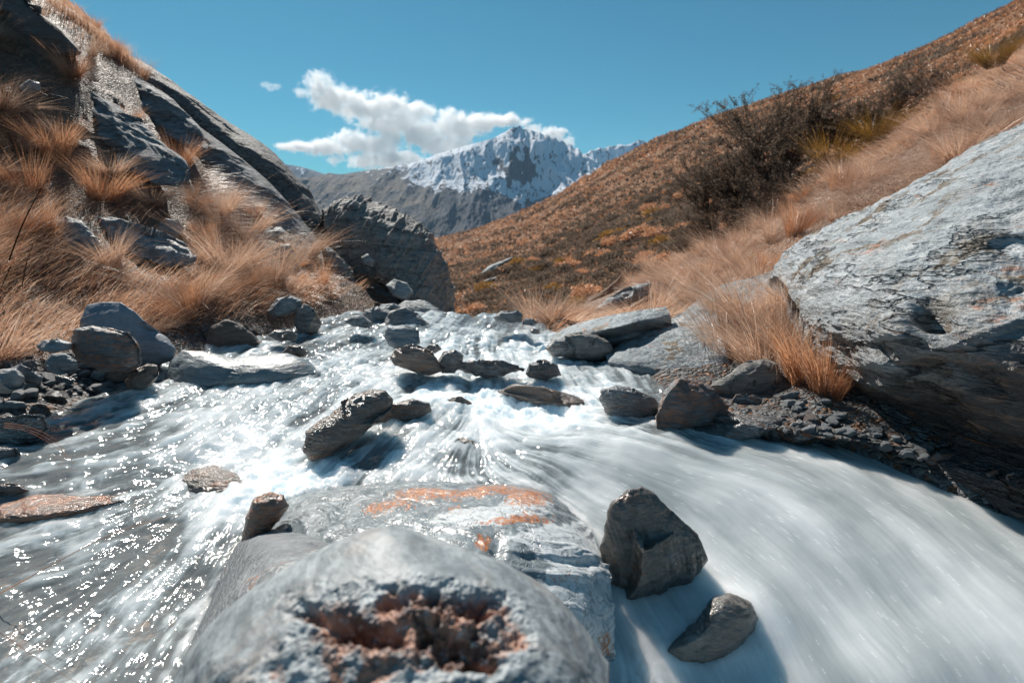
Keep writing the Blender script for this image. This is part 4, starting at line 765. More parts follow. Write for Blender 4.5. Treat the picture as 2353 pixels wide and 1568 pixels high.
for a, b, c_, d_ in flow:
    p0 = np.array(Wz(a, b)); p1 = np.array(Wz(a+c_*.3, b+d_*.3)); v = (p1-p0)[:2]; v /= np.linalg.norm(v); fl.append((a, b, v[0], v[1]))
FV = rbf(fl)
hts = [(1150, 742, -.03), (1000, 765, -.01), (1250, 770, -.02), (1250, 800, .0), (1100, 812, .02), (850, 780, .0), (700, 800, .01), (620, 830, .01), (520, 880, .0), (400, 930, -.02), (250, 950, -.04), (50, 1000, -.05), (100, 1250, -.10), (250, 1450, -.14), (450, 1350, -.14), (550, 1180, -.11), (620, 1080, -.08), (760, 1100, -.10),
 (850, 870, .04), (1000, 880, .02), (1150, 900, -.02), (1200, 940, -.04), (1350, 930, -.02), (1350, 980, .02), (1020, 970, .05), (960, 1000, .04), (1130, 990, .03), (900, 1050, -.02), (1250, 1015, .035), (1450, 1030, .02), (1100, 1080, -.04), (1000, 1090, -.06), (1400, 1120, -.07), (1700, 1060, -.02), (1900, 1070, -.04), (2100, 1130, -.09), (2352, 1200, -.14),
 (1700, 1250, -.14), (2100, 1350, -.2), (1900, 1450, -.27), (1500, 1450, -.27), (1500, 1340, -.22), (1620, 1440, -.31), (1700, 1480, -.31), (1440, 1260, -.15), (2300, 1568, -.36), (1400, 1568, -.3), (900, 1300, -.25), (1500, 900, .0), (1550, 870, .0), (1250, 860, .02), (700, 930, .02), (800, 1200, -.2), (-300, 1100, -.06), (2700, 1300, -.18)]
WZh = rbf(hts, sm=60)[..., 0]
foam_c = [(1150, 930, 1.0), (1250, 950, 1.0), (1050, 880, .8), (1000, 860, .75), (700, 880, .5), (900, 870, .7), (500, 950, .6), (600, 1000, .85), (420, 930, .4), (250, 1000, .12), (80, 1050, .1), (300, 1060, .05), (480, 1060, .5), (560, 1090, .85), (750, 1100, .95), (650, 1050, .8), (300, 1300, .0), (100, 1300, .0), (200, 1500, .0),
 (380, 1150, .15), (500, 1250, .2), (450, 1350, .12), (420, 1500, .12), (980, 1040, .55), (1080, 1070, .3), (1200, 1080, .45), (1400, 1080, .7), (1700, 1150, .82), (2000, 1200, .8), (2300, 1400, .8), (1900, 1450, .72), (2100, 1550, .7), (1700, 1300, .9), (1550, 1530, .65), (1450, 1540, .35), (1400, 1500, .15), (1480, 1380, .3), (1350, 930, .9), (1450, 900, .45),
 (1300, 880, .5), (850, 790, .35), (1100, 775, .4), (1150, 745, .2), (1250, 800, .55), (1180, 800, .6), (700, 790, .3), (560, 850, .12), (1500, 850, .45), (1620, 1020, .35), (1750, 1050, .55), (1900, 1080, .75), (1400, 1010, .6), (900, 1060, .3), (850, 1090, .25), (1500, 960, .25), (2250, 1150, .5), (620, 1180, .3)]
FM = rbf(foam_c, sm=25)[..., 0]
# grid velocity
dlr = lr[1]-lr[0]; dth = th[1]-th[0]
vr = (FV[..., 0]*np.sin(TH)+FV[..., 1]*np.cos(TH))/dlr; vt = (FV[..., 0]*np.cos(TH)-FV[..., 1]*np.sin(TH))/dth
nv_ = np.sqrt(vr**2+vt**2)+1e-9; vr = (vr/nv_).astype(np.float32); vt = (vt/nv_).astype(np.float32)
def lic(src, L):
    acc = src.copy(); I0, J0 = np.meshgrid(np.arange(NR_, dtype=np.float32), np.arange(NTH, dtype=np.float32), indexing='ij')
    wsum = 1.0
    for s in (1, -1):
        I, J = I0.copy(), J0.copy()
        for k in range(1, L+1):
            ii = np.clip(np.rint(I).astype(np.int32), 0, NR_-1); jj = np.clip(np.rint(J).astype(np.int32), 0, NTH-1)
            I += s*vr[ii, jj]; J += s*vt[ii, jj]
            ii = np.clip(np.rint(I).astype(np.int32), 0, NR_-1); jj = np.clip(np.rint(J).astype(np.int32), 0, NTH-1)
            w = .5+.5*math.cos(math.pi*k/(L+1)); acc += w*src[ii, jj]; wsum += w
    return acc/wsum
def blur(a, n):
    for _ in range(n):
        a = (np.roll(a, 1, 0)+np.roll(a, -1, 0)+2*a)/4; a = (np.roll(a, 1, 1)+np.roll(a, -1, 1)+2*a)/4
    return a
def norm(a): return (a-a.mean())/a.std()
r2 = np.random.default_rng(5)
n1 = r2.normal(size=TH.shape).astype(np.float32)
P3 = np.stack([WX, WY, WX*0], -1)
s_fine = norm(lic(norm(blur(n1, 1)), 30)); s_mid = norm(lic(norm(blur(r2.normal(size=TH.shape).astype(np.float32), 14)), 60))
s_big = norm(lic(norm(fbm(P3*5, 3)).astype(np.float32), 70))
glint_fleck = lic((r2.random(TH.shape) > .9975).astype(np.float32)*9, 4)  # short white dashes, glints painted into the foam colour
s_short = norm(lic(norm(blur(r2.normal(size=TH.shape).astype(np.float32), 2)), 14)); s_turb = norm(lic(norm(blur(r2.normal(size=TH.shape).astype(np.float32), 3)), 9))
turb = fbm(P3*9, 5); turb2 = ridged(P3*16+3, 4)
pool = np.exp(-(((PX-1180)/230)**2+((PY-925)/45)**2)) + np.exp(-(((PX-700)/170)**2+((PY-1085)/50)**2)) + .5*np.exp(-(((PX-1180)/180)**2+((PY-800)/25)**2))+ .5*np.exp(-(((PX-480)/70)**2+((PY-1060)/40)**2)) + .6*np.exp(-(((PX-1490)/60)**2+((PY-1420)/60)**2))
left = sstep(700, 450, PX + (PY-1050)*.1); right = sstep(1150, 1500, PX)*sstep(980, 1060, PY)
mid = np.clip(1-left-right, 0, 1)
sc = np.clip(RR/3, .25, 1.6)
# foam collars and pillows where the flow meets rocks
tv, tf, nb_ = [], [], 0
for ob in list(COL.objects):
    if ob.type == 'MESH' and ob.name.split('.')[0] in ('rock', 'boulder', 'stone', 'rock_slab') and ob.location.y < 6.8 and ob.location.z < .25:
        m_ = ob.data; va = np.empty(len(m_.vertices)*3, np.float32); m_.vertices.foreach_get('co', va); va = va.reshape(-1, 3)+np.array(ob.location)
        lv = np.empty(len(m_.loops), np.int32); m_.loops.foreach_get('vertex_index', lv); k_ = 4 if len(lv) == 4*len(m_.polygons) else 3; lf = lv.reshape(-1, k_)
        cen = va[lf[:, 0]]; ok = (np.abs(cen[:, 2]+.05) < .3); lf = lf[ok][::2]
        tv.append(va); tf.append([tuple(int(i)+nb_ for i in f) for f in lf]); nb_ += len(va)
TV = np.concatenate(tv); bvw = BVHTree.FromPolygons([tuple(v) for v in TV], sum(tf, []))
cs = 5; DC = np.full(PX[::cs, ::cs].shape, 1.0)
for i in range(DC.shape[0]):
    for j in range(DC.shape[1]):
        y_ = WY[i*cs, j*cs]
        if y_ > 7 or abs(WX[i*cs, j*cs]) > 3: continue
        h = bvw.find_nearest((WX[i*cs, j*cs], y_, WZh[i*cs, j*cs]), .35)
        if h[3] is not None: DC[i, j] = h[3]
i_ = np.arange(NR_)/cs; j_ = np.arange(NTH)/cs; i0 = np.minimum(i_.astype(int), DC.shape[0]-2); j0 = np.minimum(j_.astype(int), DC.shape[1]-2); fi = (i_-i0)[:, None]; fj = (j_-j0)[None]
DR = DC[i0][:, j0]*(1-fi)*(1-fj)+DC[i0+1][:, j0]*fi*(1-fj)+DC[i0][:, j0+1]*(1-fi)*fj+DC[i0+1][:, j0+1]*fi*fj
collar = np.exp(-DR/.035)*np.clip(.55+fbm(P3*7+2, 3)*1.6, 0, 1)
Z = WZh + fbm(P3*1.4, 3)*(.05-.03*right) + turb*(.018*left+.026*mid+.006*right)*sc + pool*(np.maximum(turb, -.1)*.07+turb2*.016) + np.exp(-DR/.05)*.014*sc
Z += sc*(s_mid*(.0020*left+.0022*mid+.0003*right) + s_big*(.006*left+.006*mid+.0018*right) + s_fine*.0006*(left*.7+mid*.8+right*.25) + s_short*.0002*right + s_turb*.0012*(left*1.0+mid*.9+right*.05))
# falling away beyond the lip
Z -= np.clip(WY-6.7, 0, 10)*.30
lw = (FM + s_mid*(.10+.02*right)+s_big*(.11-.07*right)+s_fine*.07*(.4+right*.5+mid) + turb*.5*(1-right) + fbm(P3*2.6+1, 4)*.55*(1-right) + left*(.10+.32*np.maximum(turb2, 0)*sstep(-.1, .25, fbm(P3*1.7+8, 3))) - .05*(1-right)*left - .02*mid + glint_fleck*.25 + pool*(.1+turb2*.22) + collar*.55*(1-.5*left)); foam = np.clip(lw, 0, 1)
foam = foam*(1-right)+right*np.clip(.43+.40*(FM-.5)+s_mid*.022+s_big*.07+s_fine*.018+s_short*.015+fbm(P3*2.2, 3)*.36+glint_fleck*.14, 0, 1)
spl = np.exp(-(((PX-1490)/75)**2+((PY-1425)/75)**2))+.7*np.exp(-(((PX-1600)/90)**2+((PY-1545)/30)**2))
foam = np.clip(foam+right*collar*.75*(PX < 1900)+spl*(.05+np.maximum(turb2, -.3)*.45), 0, 1)
cover = np.clip(sstep(.06, .5, foam)*(1-right)+right*sstep(.25, .7, FM+.25+s_mid*.05), 0, 1)
GWt = np.stack([WX, WY, Z], -1)
# clip the sheet to the channel
keep = (WX > -3.6) & (WX < 3.4)
t = NT('running_water'); fo = t.attr('foam'); st = t.attr('streak')
c = t.coord('Object')
nb = t.noise(c, 55, 3, .6, .4); nb2 = t.noise(c, 18, 4, .6, .6)
calm = t.attr('calm')
h = t.math('ADD', t.math('MULTIPLY', nb, .35), nb2)
bmp = t.n('Bump'); t.l(h, bmp.inputs['Height']); bmp.inputs['Distance'].default_value = .0045; t.l(t.math('MULTIPLY', calm, .9), bmp.inputs['Strength'])
fr = t.n('Fresnel'); fr.inputs[0].default_value = 1.33; t.l(bmp.outputs[0], fr.inputs[1])
gl = t.n('BsdfGlossy'); gl.inputs['Roughness'].default_value = .075; t.l(bmp.outputs[0], gl.inputs['Normal'])
tr = t.n('BsdfTransparent'); tr.inputs[0].default_value = (.93, .95, .94, 1)
silt = t.n('BsdfDiffuse'); silt.inputs[0].default_value = (.50, .53, .53, 1)
ms = t.n('MixShader'); ms.inputs[0].default_value = .33; t.l(tr.outputs[0], ms.inputs[1]); t.l(silt.outputs[0], ms.inputs[2])
df = t.n('BsdfPrincipled'); df.subsurface_method = 'BURLEY'; df.inputs['Subsurface Weight'].default_value = 1; df.inputs['Subsurface Radius'].default_value = (.8, 1, 1.1); df.inputs['Subsurface Scale'].default_value = .10; df.inputs['Roughness'].default_value = .6; df.inputs['Specular IOR Level'].default_value = 0; t.l(t.mix(t.ramp(fo, .12, .95, smooth=False), (.19, .235, .25), (.84, .87, .88)), df.inputs[0]); t.l(bmp.outputs[0], df.inputs['Normal'])
mf = t.n('MixShader'); t.l(t.math('MULTIPLY', t.attr('cover'), .96), mf.inputs[0]); t.l(ms.outputs[0], mf.inputs[1]); t.l(df.outputs[0], mf.inputs[2])
fin = t.n('MixShader'); t.l(t.math('MULTIPLY', fr.outputs[0], t.ramp(fo, .2, 1.0, 1.0, .6)), fin.inputs[0]); t.l(mf.outputs[0], fin.inputs[1]); t.l(gl.outputs[0], fin.inputs[2])
M_water = t.done(fin.outputs[0])
F = grid_faces(NR_, NTH); kq = keep.ravel()[F].all(1); F = F[kq]
us = np.zeros(NR_*NTH, bool); us[F.ravel()] = True; mp = np.cumsum(us)-1
V = GWt.reshape(-1, 3)[us]; F = mp[F]
nrm = np.cross(V[F[0, 1]]-V[F[0, 0]], V[F[0, 2]]-V[F[0, 0]])
if nrm[2] < 0: F = F[:, ::-1]
o = mesh_obj('water', V, F, M_water, attrs={'foam': foam.ravel()[us], 'cover': cover.ravel()[us], 'streak': s_fine.ravel()[us], 'calm': np.clip((.2+left*.8+mid*.3-right*.15)*(.35+1.6*sstep(-.15, .3, fbm(P3*2.0+4, 3))), 0, 1.4).ravel()[us]})
tag(o, kind='structure')
# bed
bx = np.linspace(-4.5, 4.5, 420); by = np.linspace(.1, 10.5, 460); BX, BY = np.meshgrid(bx, by)
BZ = -.30 - .12*sstep(-.5, 1.2, BX)*sstep(3.2, 1.5, BY) + .12*sstep(3.5, 6, BY) - np.clip(BY-6.7, 0, 9)*.32
PB = np.stack([BX, BY, BX*0], -1)
BZ += fbm(PB*2.5, 4)*.12 + np.maximum(0, ridged(PB*3.3+5, 3))*.07 + fbm(PB*12, 3)*.02
t = NT('stream_bed_stones'); k = t.coord(); vo = t.n('TexVoronoi'); t.l(t.mapping(k, (0, 0, .5), (1, 1.6, 1)), vo.inputs['Vector']); vo.inputs['Scale'].default_value = 9
n1 = t.noise(k, 5, 5, .6); n2 = t.noise(k, 40, 4, .6)
hs = t.n('SeparateColor'); t.l(vo.outputs['Color'], hs.inputs[0])
c = t.mix(t.ramp(hs.outputs[0], .3, .6), (.26, .25, .235), (.52, .49, .45)); c = t.mix(t.math('MULTIPLY', t.ramp(hs.outputs[1], .38, .6), .85), c, (.58, .29, .16)); c = t.mix(t.math('MULTIPLY', t.ramp(n1, .45, .6), .6), c, (.38, .24, .15))
c = t.mix(t.math('MULTIPLY', t.ramp(n2, .4, .6), .4), c, (.07, .065, .06)); c = t.mix(t.ramp(vo.outputs['Distance'], .45, .7), c, (.08, .07, .065))
M_bed = t.done(t.princ(c, .5, t.bump(t.math('SUBTRACT', n2, vo.outputs['Distance']), .9, .03)))
GB = np.stack([BX, BY, BZ], -1); o = mesh_obj('stream_bed', GB.reshape(-1, 3), flip_up(GB, grid_faces(460, 420)), M_bed); tag(o, kind='structure')

# ------------------------------------------------------------------ plants
def blades(P, up, L, w, dirv, lean, bend, droop, tint, S_=3, seed=0):
    n = len(P); r = np.random.default_rng(seed); s = np.linspace(0, 1, S_+1)
    C = P[:, None]+up[:, None]*(L[:, None, None]*s[None, :, None]*.95)+dirv[:, None]*((L[:, None]*(lean[:, None]*s+bend[:, None]*s**2))[..., None])
    C[..., 2] -= (L*droop)[:, None]*s**2.2
    a = r.random(n)*6.283; wv = np.stack([np.cos(a), np.sin(a)*.5, np.sin(a)*.25], -1)
    ww = (w[:, None]*(1-s**1.5*.85))[..., None]*wv[:, None]*.5
    V = np.stack([C-ww, C+ww], 2).reshape(-1, 3)
    b = np.arange(n)[:, None]*(2*(S_+1)); q = np.arange(S_)[None]*2
    F = np.stack([b+q, b+q+1, b+q+3, b+q+2], -1).reshape(-1, 4)
    T = np.repeat(tint, 2*(S_+1)); TP = np.tile(np.repeat(s, 2), n)
    return V, F, {'tint': T, 'tip': TP}
def sample(G, n, dens, seed):
    r = np.random.default_rng(seed); nr, nc = G.shape[:2]
    A = np.linalg.norm(np.cross(G[1:, :-1]-G[:-1, :-1], G[:-1, 1:]-G[:-1, :-1]), axis=-1)
    c = (G[:-1, :-1]+G[1:, 1:])/2; A = A*dens(c); p = (A/A.sum()).ravel(); k = r.choice(len(p), n, p=p)
    i, j = np.divmod(k, nc-1); u, v = r.random((2, n))[..., None]
    P = G[i, j]*(1-u)*(1-v)+G[i+1, j]*u*(1-v)+G[i, j+1]*(1-u)*v+G[i+1, j+1]*u*v
    N = normals_grid(G)[i, j]; N = N*np.sign(N[:, 2:3]); return P, N
def inpoly(px, py, poly):
    P = np.asarray(poly, float); r = np.zeros(np.shape(px), bool)
    for a, b in zip(P, np.roll(P, -1, 0)):
        c = ((a[1] > py) != (b[1] > py)) & (px < (b[0]-a[0])*(py-a[1])/(b[1]-a[1]+1e-9)+a[0]); r ^= c
    return r
# rock outlines grass should not grow straight through
KO = [[(0, 0), (75, 8), (130, 50), (190, 110), (190, 130), (90, 125), (0, 40)],
      [(205, 132), (262, 142), (350, 192), (450, 285), (485, 345), (430, 345), (330, 290), (208, 178)],
      [(110, 205), (215, 205), (340, 290), (447, 395), (430, 435), (350, 430), (240, 350), (110, 250)],
      [(350, 165), (480, 255), (620, 345), (745, 510), (790, 560), (740, 590), (640, 480), (560, 430), (450, 330)],
      [(205, 500), (330, 520), (458, 588), (440, 612), (300, 590), (205, 530)], [(130, 500), (190, 500), (235, 568), (140, 560)],
      [(340, 498), (425, 500), (425, 545), (350, 545)], [(590, 520), (660, 518), (660, 555), (590, 560)], [(620, 560), (685, 560), (685, 612), (620, 612)],
      [(745, 560), (800, 600), (825, 660), (780, 670), (740, 600)], [(780, 455), (990, 520), (1050, 740), (960, 700), (880, 600), (780, 500)]]
def grass_dens_left(c):
    px, py, f = proj(c); d = np.ones(px.shape)
    for k in KO: d *= (1-.97*inpoly(px, py+6, k))*(1-.8*inpoly(px, py-25, k))*(1-.6*inpoly(px, py-50, k))
    d *= (c[..., 2] > .13) * np.clip(6.0/np.maximum(f, 1), .2, 1.6)**1.3 * (f > 0) * (px > -260)
    d *= .25+1.1*np.clip(fbm(c*1.0, 3)*2.4+.35, 0, 1)
    return d
BIG = [(1800, 600), (1900, 540), (2050, 468), (2200, 378), (2352, 290), (2700, 100), (2700, 1200), (2130, 1060), (1960, 940), (1890, 760)]
PALE = [(1420, 790), (1560, 720), (1680, 660), (1760, 640), (1640, 690), (1620, 860), (1420, 880)]
def grass_dens_right(c):
    px, py, f = proj(c); d = np.ones(px.shape)
    d *= 1-.97*inpoly(px, py, BIG); d *= 1-.95*inpoly(px, py, PALE)
    d *= ((c[..., 2] > .2) | (c[..., 1] > 5)) * (c[..., 2] > -.1) * np.clip(7.0/np.maximum(f, 1), .15, 1.6)**1.2 * (f > 0) * (px < 2600) * (c[..., 1] < 15)
    return d
def cover(G, n, dens, seed, mat, name, label, L0, L1, dvec, straw=.5, wk=1.0):
    P, N = sample(G, n, dens, seed); r = np.random.default_rng(seed); px, py, f = proj(P)
    a = r.random(n)*6.283; dv = np.stack([np.cos(a), np.sin(a), np.zeros(n)], -1)*.7+np.array(dvec); dv += fbm(P*.9+seed, 2)[:, None]*np.array([1.2, -.9, 0])
    dv /= np.linalg.norm(dv, axis=1)[:, None]
    L = (L0+(L1-L0)*r.random(n)**1.6)*(.75+.7*np.clip(fbm(P*1.1+2, 3)+.4, 0, 1)); up = N*.35+np.array([0, 0, .75])
    w = .0042*(1+.5*r.random(n))*np.clip(f/4.5, .7, 2.2)*wk
    tint = np.clip(straw+fbm(P*1.6, 3)*.6+r.normal(size=n)*.3, 0, 1)
    V, F, at = blades(P-N*.02, up, L, w, dv, .25+.7*r.random(n), .2+.8*r.random(n), .15+.75*r.random(n)**1.5, tint, 3, seed)
    o = mesh_obj(name, V, F, mat, attrs=at); tag(o, label, 'grass', kind='stuff'); return o
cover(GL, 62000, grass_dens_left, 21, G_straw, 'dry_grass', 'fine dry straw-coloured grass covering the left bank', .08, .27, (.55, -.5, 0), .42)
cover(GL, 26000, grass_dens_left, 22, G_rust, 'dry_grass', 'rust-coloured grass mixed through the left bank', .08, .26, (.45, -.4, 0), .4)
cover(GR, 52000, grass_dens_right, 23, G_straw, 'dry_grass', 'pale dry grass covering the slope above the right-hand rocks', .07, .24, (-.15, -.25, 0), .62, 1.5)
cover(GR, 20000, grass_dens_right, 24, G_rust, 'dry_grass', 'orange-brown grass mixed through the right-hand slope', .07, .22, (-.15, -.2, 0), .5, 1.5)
# tussocks
def tussock_mesh(n, L, rad, spread, mat, seed, w=.0036, droop=.5, dirb=(0, 0, 0)):
    r = np.random.default_rng(seed); a = r.random(n)*6.283; q = np.sqrt(r.random(n))*rad
    P = np.stack([np.cos(a)*q, np.sin(a)*q, -.03+0*q], -1); dv = np.stack([np.cos(a), np.sin(a), 0*a], -1)+r.normal(size=(n, 3))*.3+np.array(dirb); dv[:, 2] = 0; dv /= np.linalg.norm(dv, axis=1)[:, None]
    V, F, at = blades(P, np.tile([0, 0, 1.], (n, 1)), L*(.55+.5*r.random(n)), w*(1+.5*r.random(n)), dv, spread*r.random(n)*.7, spread*r.random(n)*.9, droop*r.random(n)**2, np.clip(.5+r.normal(size=n)*.25, 0, 1), 4, seed)
    o = mesh_obj('grass_tussock', V, F, mat, attrs=at); return o
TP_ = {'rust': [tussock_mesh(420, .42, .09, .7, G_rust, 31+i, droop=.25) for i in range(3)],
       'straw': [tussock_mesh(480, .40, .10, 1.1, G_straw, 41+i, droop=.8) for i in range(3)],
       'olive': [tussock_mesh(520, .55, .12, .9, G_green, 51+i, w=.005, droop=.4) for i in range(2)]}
_used = set()
def put_tussock(kind, p, s, label, group=None, lean=(0, 0)):
    k = int(rng.integers(0, len(TP_[kind]))); o = TP_[kind][k]
    if (kind, k) in _used: o = o.copy(); COL.objects.link(o); 
    _used.add((kind, k)); o.location = p; o.scale = (s*(.85+.3*rng.random()), s*(.85+.3*rng.random()), s*(.85+.3*rng.random()))
    o.rotation_euler = (lean[0]+rng.normal()*.1, lean[1]+rng.normal()*.1, rng.random()*6.28)
    for kk in ('group',):
        if kk in o: del o[kk]
    tag(o, label, 'grass tussock', group); return o
for (px_, py_, kd, s, lb) in [
    (150, 330, 'straw', .9, 'straw tussock covering the lower left edge of the pale streaked slab'),
    (255, 400, 'straw', .9, 'straw tussock under the middle of the pale streaked slab'),
    (350, 465, 'straw', .9, 'straw tussock below the snout of the pale streaked slab'),
    (300, 290, 'rust', .9, 'small orange tussock in the cleft between the two tilted slabs'),
    (250, 605, 'straw', 1.0, 'thin tussock below the left end of the flat shelf rock'),
    (235, 455, 'rust', 1.35, 'bright orange upright tussock in front of the pale streaked slab on the left'),
    (410, 385, 'rust', 1.25, 'orange tussock growing right behind the snout of the pale streaked slab'),
    (165, 175, 'rust', 1.0, 'orange tussock leaning under the dark top corner rock'),
    (530, 620, 'straw', 1.5, 'big drooping straw tussock overhanging the dark recess above the water'),
    (615, 650, 'straw', 1.6, 'drooping tussock at the right of the big one over the recess'),
    (440, 700, 'straw', 1.4, 'brown drooping tussock behind the smooth blue-grey boulder'),
    (500, 500, 'straw', 1.35, 'fluffy pale tussock below the broad dark slab face'),
    (560, 540, 'straw', 1.5, 'fluffy tussock just left of the flat white slab'),
    (700, 590, 'straw', 1.4, 'pale tussock between the white slab and the hanging grey boulder'),
    (65, 440, 'rust', 1.3, 'rust tussock at the left edge below the small grey rock'),
    (130, 360, 'rust', 1.2, 'tall rust tussock beside the left end of the pale streaked slab')]:
    h = drop(bL, px_, py_)
    if h: put_tussock(kd, h, s, lb)
P, N = sample(GL, 150, grass_dens_left, 61)
for i in range(150):
    put_tussock('rust' if rng.random() < .4 else 'straw', P[i]-N[i]*.02, .45+.65*rng.random(), 'dry brown tussock among the grass of the left bank', 'tussocks on the left bank', lean=(.15, .25))
P, N = sample(GR, 150, grass_dens_right, 62)
for i in range(150):
    put_tussock('rust' if rng.random() < .15 else 'straw', P[i]-N[i]*.02, .55+.8*rng.random(), 'pale dry tussock among the grass of the right-hand slope', 'tussocks on the right-hand slope', lean=(.2, -.2))
for (px_, py_, Y, kd, s, lb) in [
    (1905, 392, 9.0, 'olive', 1.15, 'big yellow-green tussock in front of the dark shrubs on the right'),
    (2010, 318, 9.0, 'olive', 1.1, 'yellow-green tussock up the slope from the biggest one'),
    (2285, 150, 8.4, 'olive', .8, 'spiky green-gold tussock near the top right corner'),
    (1680, 815, 4.05, 'straw', 1.5, 'straw tussock rooted on the pale slab above the tan boulder'),
    (1745, 760, 4.3, 'straw', 1.6, 'dense dry tussock in the cleft left of the great rock'),
    (1820, 800, 4.0, 'straw', 1.5, 'drooping dry tussock in the cleft against the great rock'),
    (1850, 870, 3.75, 'rust', 1.1, 'brown shaded tussock under the edge of the great rock'),
    (1770, 840, 3.95, 'straw', 1.3, 'dry tussock spilling down behind the tan boulder'),
    (1690, 730, 4.7, 'straw', 1.3, 'light tussock at the top of the pale slab'),
    (1900, 900, 3.6, 'rust', .9, 'low rusty tussock above the wet pebbles at the great rock'),
    (1840, 720, 4.25, 'straw', 1.2, 'thin tussock touching the left rim of the great rock')]:
    h = drop(bR, px_, py_)
    put_tussock(kd, h if (h and h.y < Y+2.5) else W(px_, py_, Y), s, lb)
for kd_ in TP_:
    for k_, o_ in enumerate(TP_[kd_]):
        if (kd_, k_) not in _used: bpy.data.objects.remove(o_)
# woody shrubs
def shrub(seed, nst=46, spread=1.0, leafn=26000, up=1.0, leafs=.0085, hi=True):
    r = np.random.default_rng(seed); segs = []; tips = []
    for i in range(nst):
        a = r.random()*6.283; e = R(25)+R(60)*r.random()**.7*up
        d = np.array([math.cos(a)*math.cos(e)*spread, math.sin(a)*math.cos(e)*spread, math.sin(e)]); p = np.array([math.cos(a), math.sin(a), 0])*.08*r.random()
        Ls = (.55+.5*r.random())*.2; rad = .012
        for k in range(5):
            q = p+d*Ls+r.normal(size=3)*.02; segs.append((p, q, rad)); p = q; rad *= .75; d = d+r.normal(size=3)*.13+np.array([0, 0, .06]); d /= np.linalg.norm(d)
            if k >= 1:
                for m_ in range(3):
                    d2 = d+r.normal(size=3)*.55; d2 /= np.linalg.norm(d2); l2 = .10+.14*r.random(); q2 = p+d2*l2; segs.append((p, q2, rad*.55)); tips.append((p, q2))
    V, F = [], []
    for p, q, rd in segs:
        d = q-p; u = np.cross(d, [.3, .5, .8]); u /= np.linalg.norm(u)+1e-9; v = np.cross(d, u); v /= np.linalg.norm(v)+1e-9; b = len(V)
        for c, s_ in ((p, rd), (q, rd*.6)):
            for k in range(3): V.append(c+(u*math.cos(k*2.094)+v*math.sin(k*2.094))*s_)
        for k in range(3): F.append((b+k, b+(k+1) % 3, b+3+(k+1) % 3, b+3+k))
    root = bpy.data.objects.new('shrub', None); COL.objects.link(root)
    mesh_obj('branches', V, F, G_twig, parent=root, attrs={'tint': np.full(len(V), .4), 'tip': np.full(len(V), .8)})
    T = np.array([[a_, b_] for a_, b_ in tips]); k = r.integers(0, len(T), leafn); s = r.random(leafn)[:, None]
    c = T[k, 0]*(1-s)+T[k, 1]*s*1.0+r.normal(size=(leafn, 3))*.012; n1_ = r.normal(size=(leafn, 3)); n2_ = r.normal(size=(leafn, 3)); z = leafs*(.6+.8*r.random(leafn))[:, None]
    n1_ /= np.linalg.norm(n1_, axis=1)[:, None]; n2_ /= np.linalg.norm(n2_, axis=1)[:, None]
    V = np.stack([c-n1_*z, c+n2_*z*.6, c+n1_*z, c-n2_*z*.6], 1).reshape(-1, 3); F = np.arange(leafn*4).reshape(-1, 4)
    tt = np.clip(.45+fbm(c*6, 2)*.9+r.normal(size=leafn)*.2, 0, 1)
    mesh_obj('foliage', V, F, G_dark, parent=root, attrs={'tint': np.repeat(tt, 4), 'tip': np.full(leafn*4, .9)})
    return root
def copy_tree(o):
    c = o.copy(); COL.objects.link(c)
    for ch in o.children: d = ch.copy(); COL.objects.link(d); d.parent = c
    return c
SH = [shrub(71), shrub(72, 40, .8, 20000, 1.1), shrub(73, 50, 1.3, 26000, .8)]
su = set()
for (px_, py_, Y, k, s, rz, lb) in [
    (1870, 330, 10.4, 1, 1.2, 0, 'tall dark shrub whose spire stands out against the sky'),
    (1780, 410, 10.2, 0, 1.3, 1, 'dark shrub left of the tall spired one, behind the yellow-green tussock'),
    (1700, 470, 10.4, 2, 1.45, 2, 'sprawling grey-brown shrub leaning out over the gully'),
    (1980, 310, 10.2, 0, .75, 3, 'dark shrub right of the spired shrub, above the tussocks'),
    (1660, 560, 10.2, 2, 1.1, 4, 'low brown shrub at the edge of the pale grass, under the sprawling one'),
    (2060, 245, 10.0, 1, .6, 5, 'small dark shrub farthest up the slope among dry grass'),
    (1760, 520, 9.3, 0, 1.0, 2.5, 'twiggy shrub just below the big yellow-green tussock'),
    (1840, 470, 9.4, 2, .8, 3.3, 'low dark shrub between the yellow-green tussock and the pale grass'),
    (1950, 345, 10.6, 2, 1.0, 2.2, 'low scrubby shrub between the spired shrub and the upper yellow-green tussock'),
    (2120, 215, 10.4, 2, .7, 4.8, 'low dark scrub highest up the slope at the upper right'),
    (1630, 480, 10.9, 0, 1.1, 3.9, 'brown shrub at the left end of the shrub row, above the gully'),
    (1745, 330, 11.2, 2, 1.2, .4, 'bushy shrub behind the row, just below the hill skyline'),
    (1590, 600, 10.8, 1, .9, 1.5, 'small rounded shrub where the pale grass meets the gully')]:
    o = SH[k]
    if k in su: o = copy_tree(o)
    su.add(k); o.location = W(px_, py_+8, Y); o.scale = (s*1.3, s*1.2, s*.82); o.rotation_euler = (0, 0, rz); tag(o, lb, 'shrub')
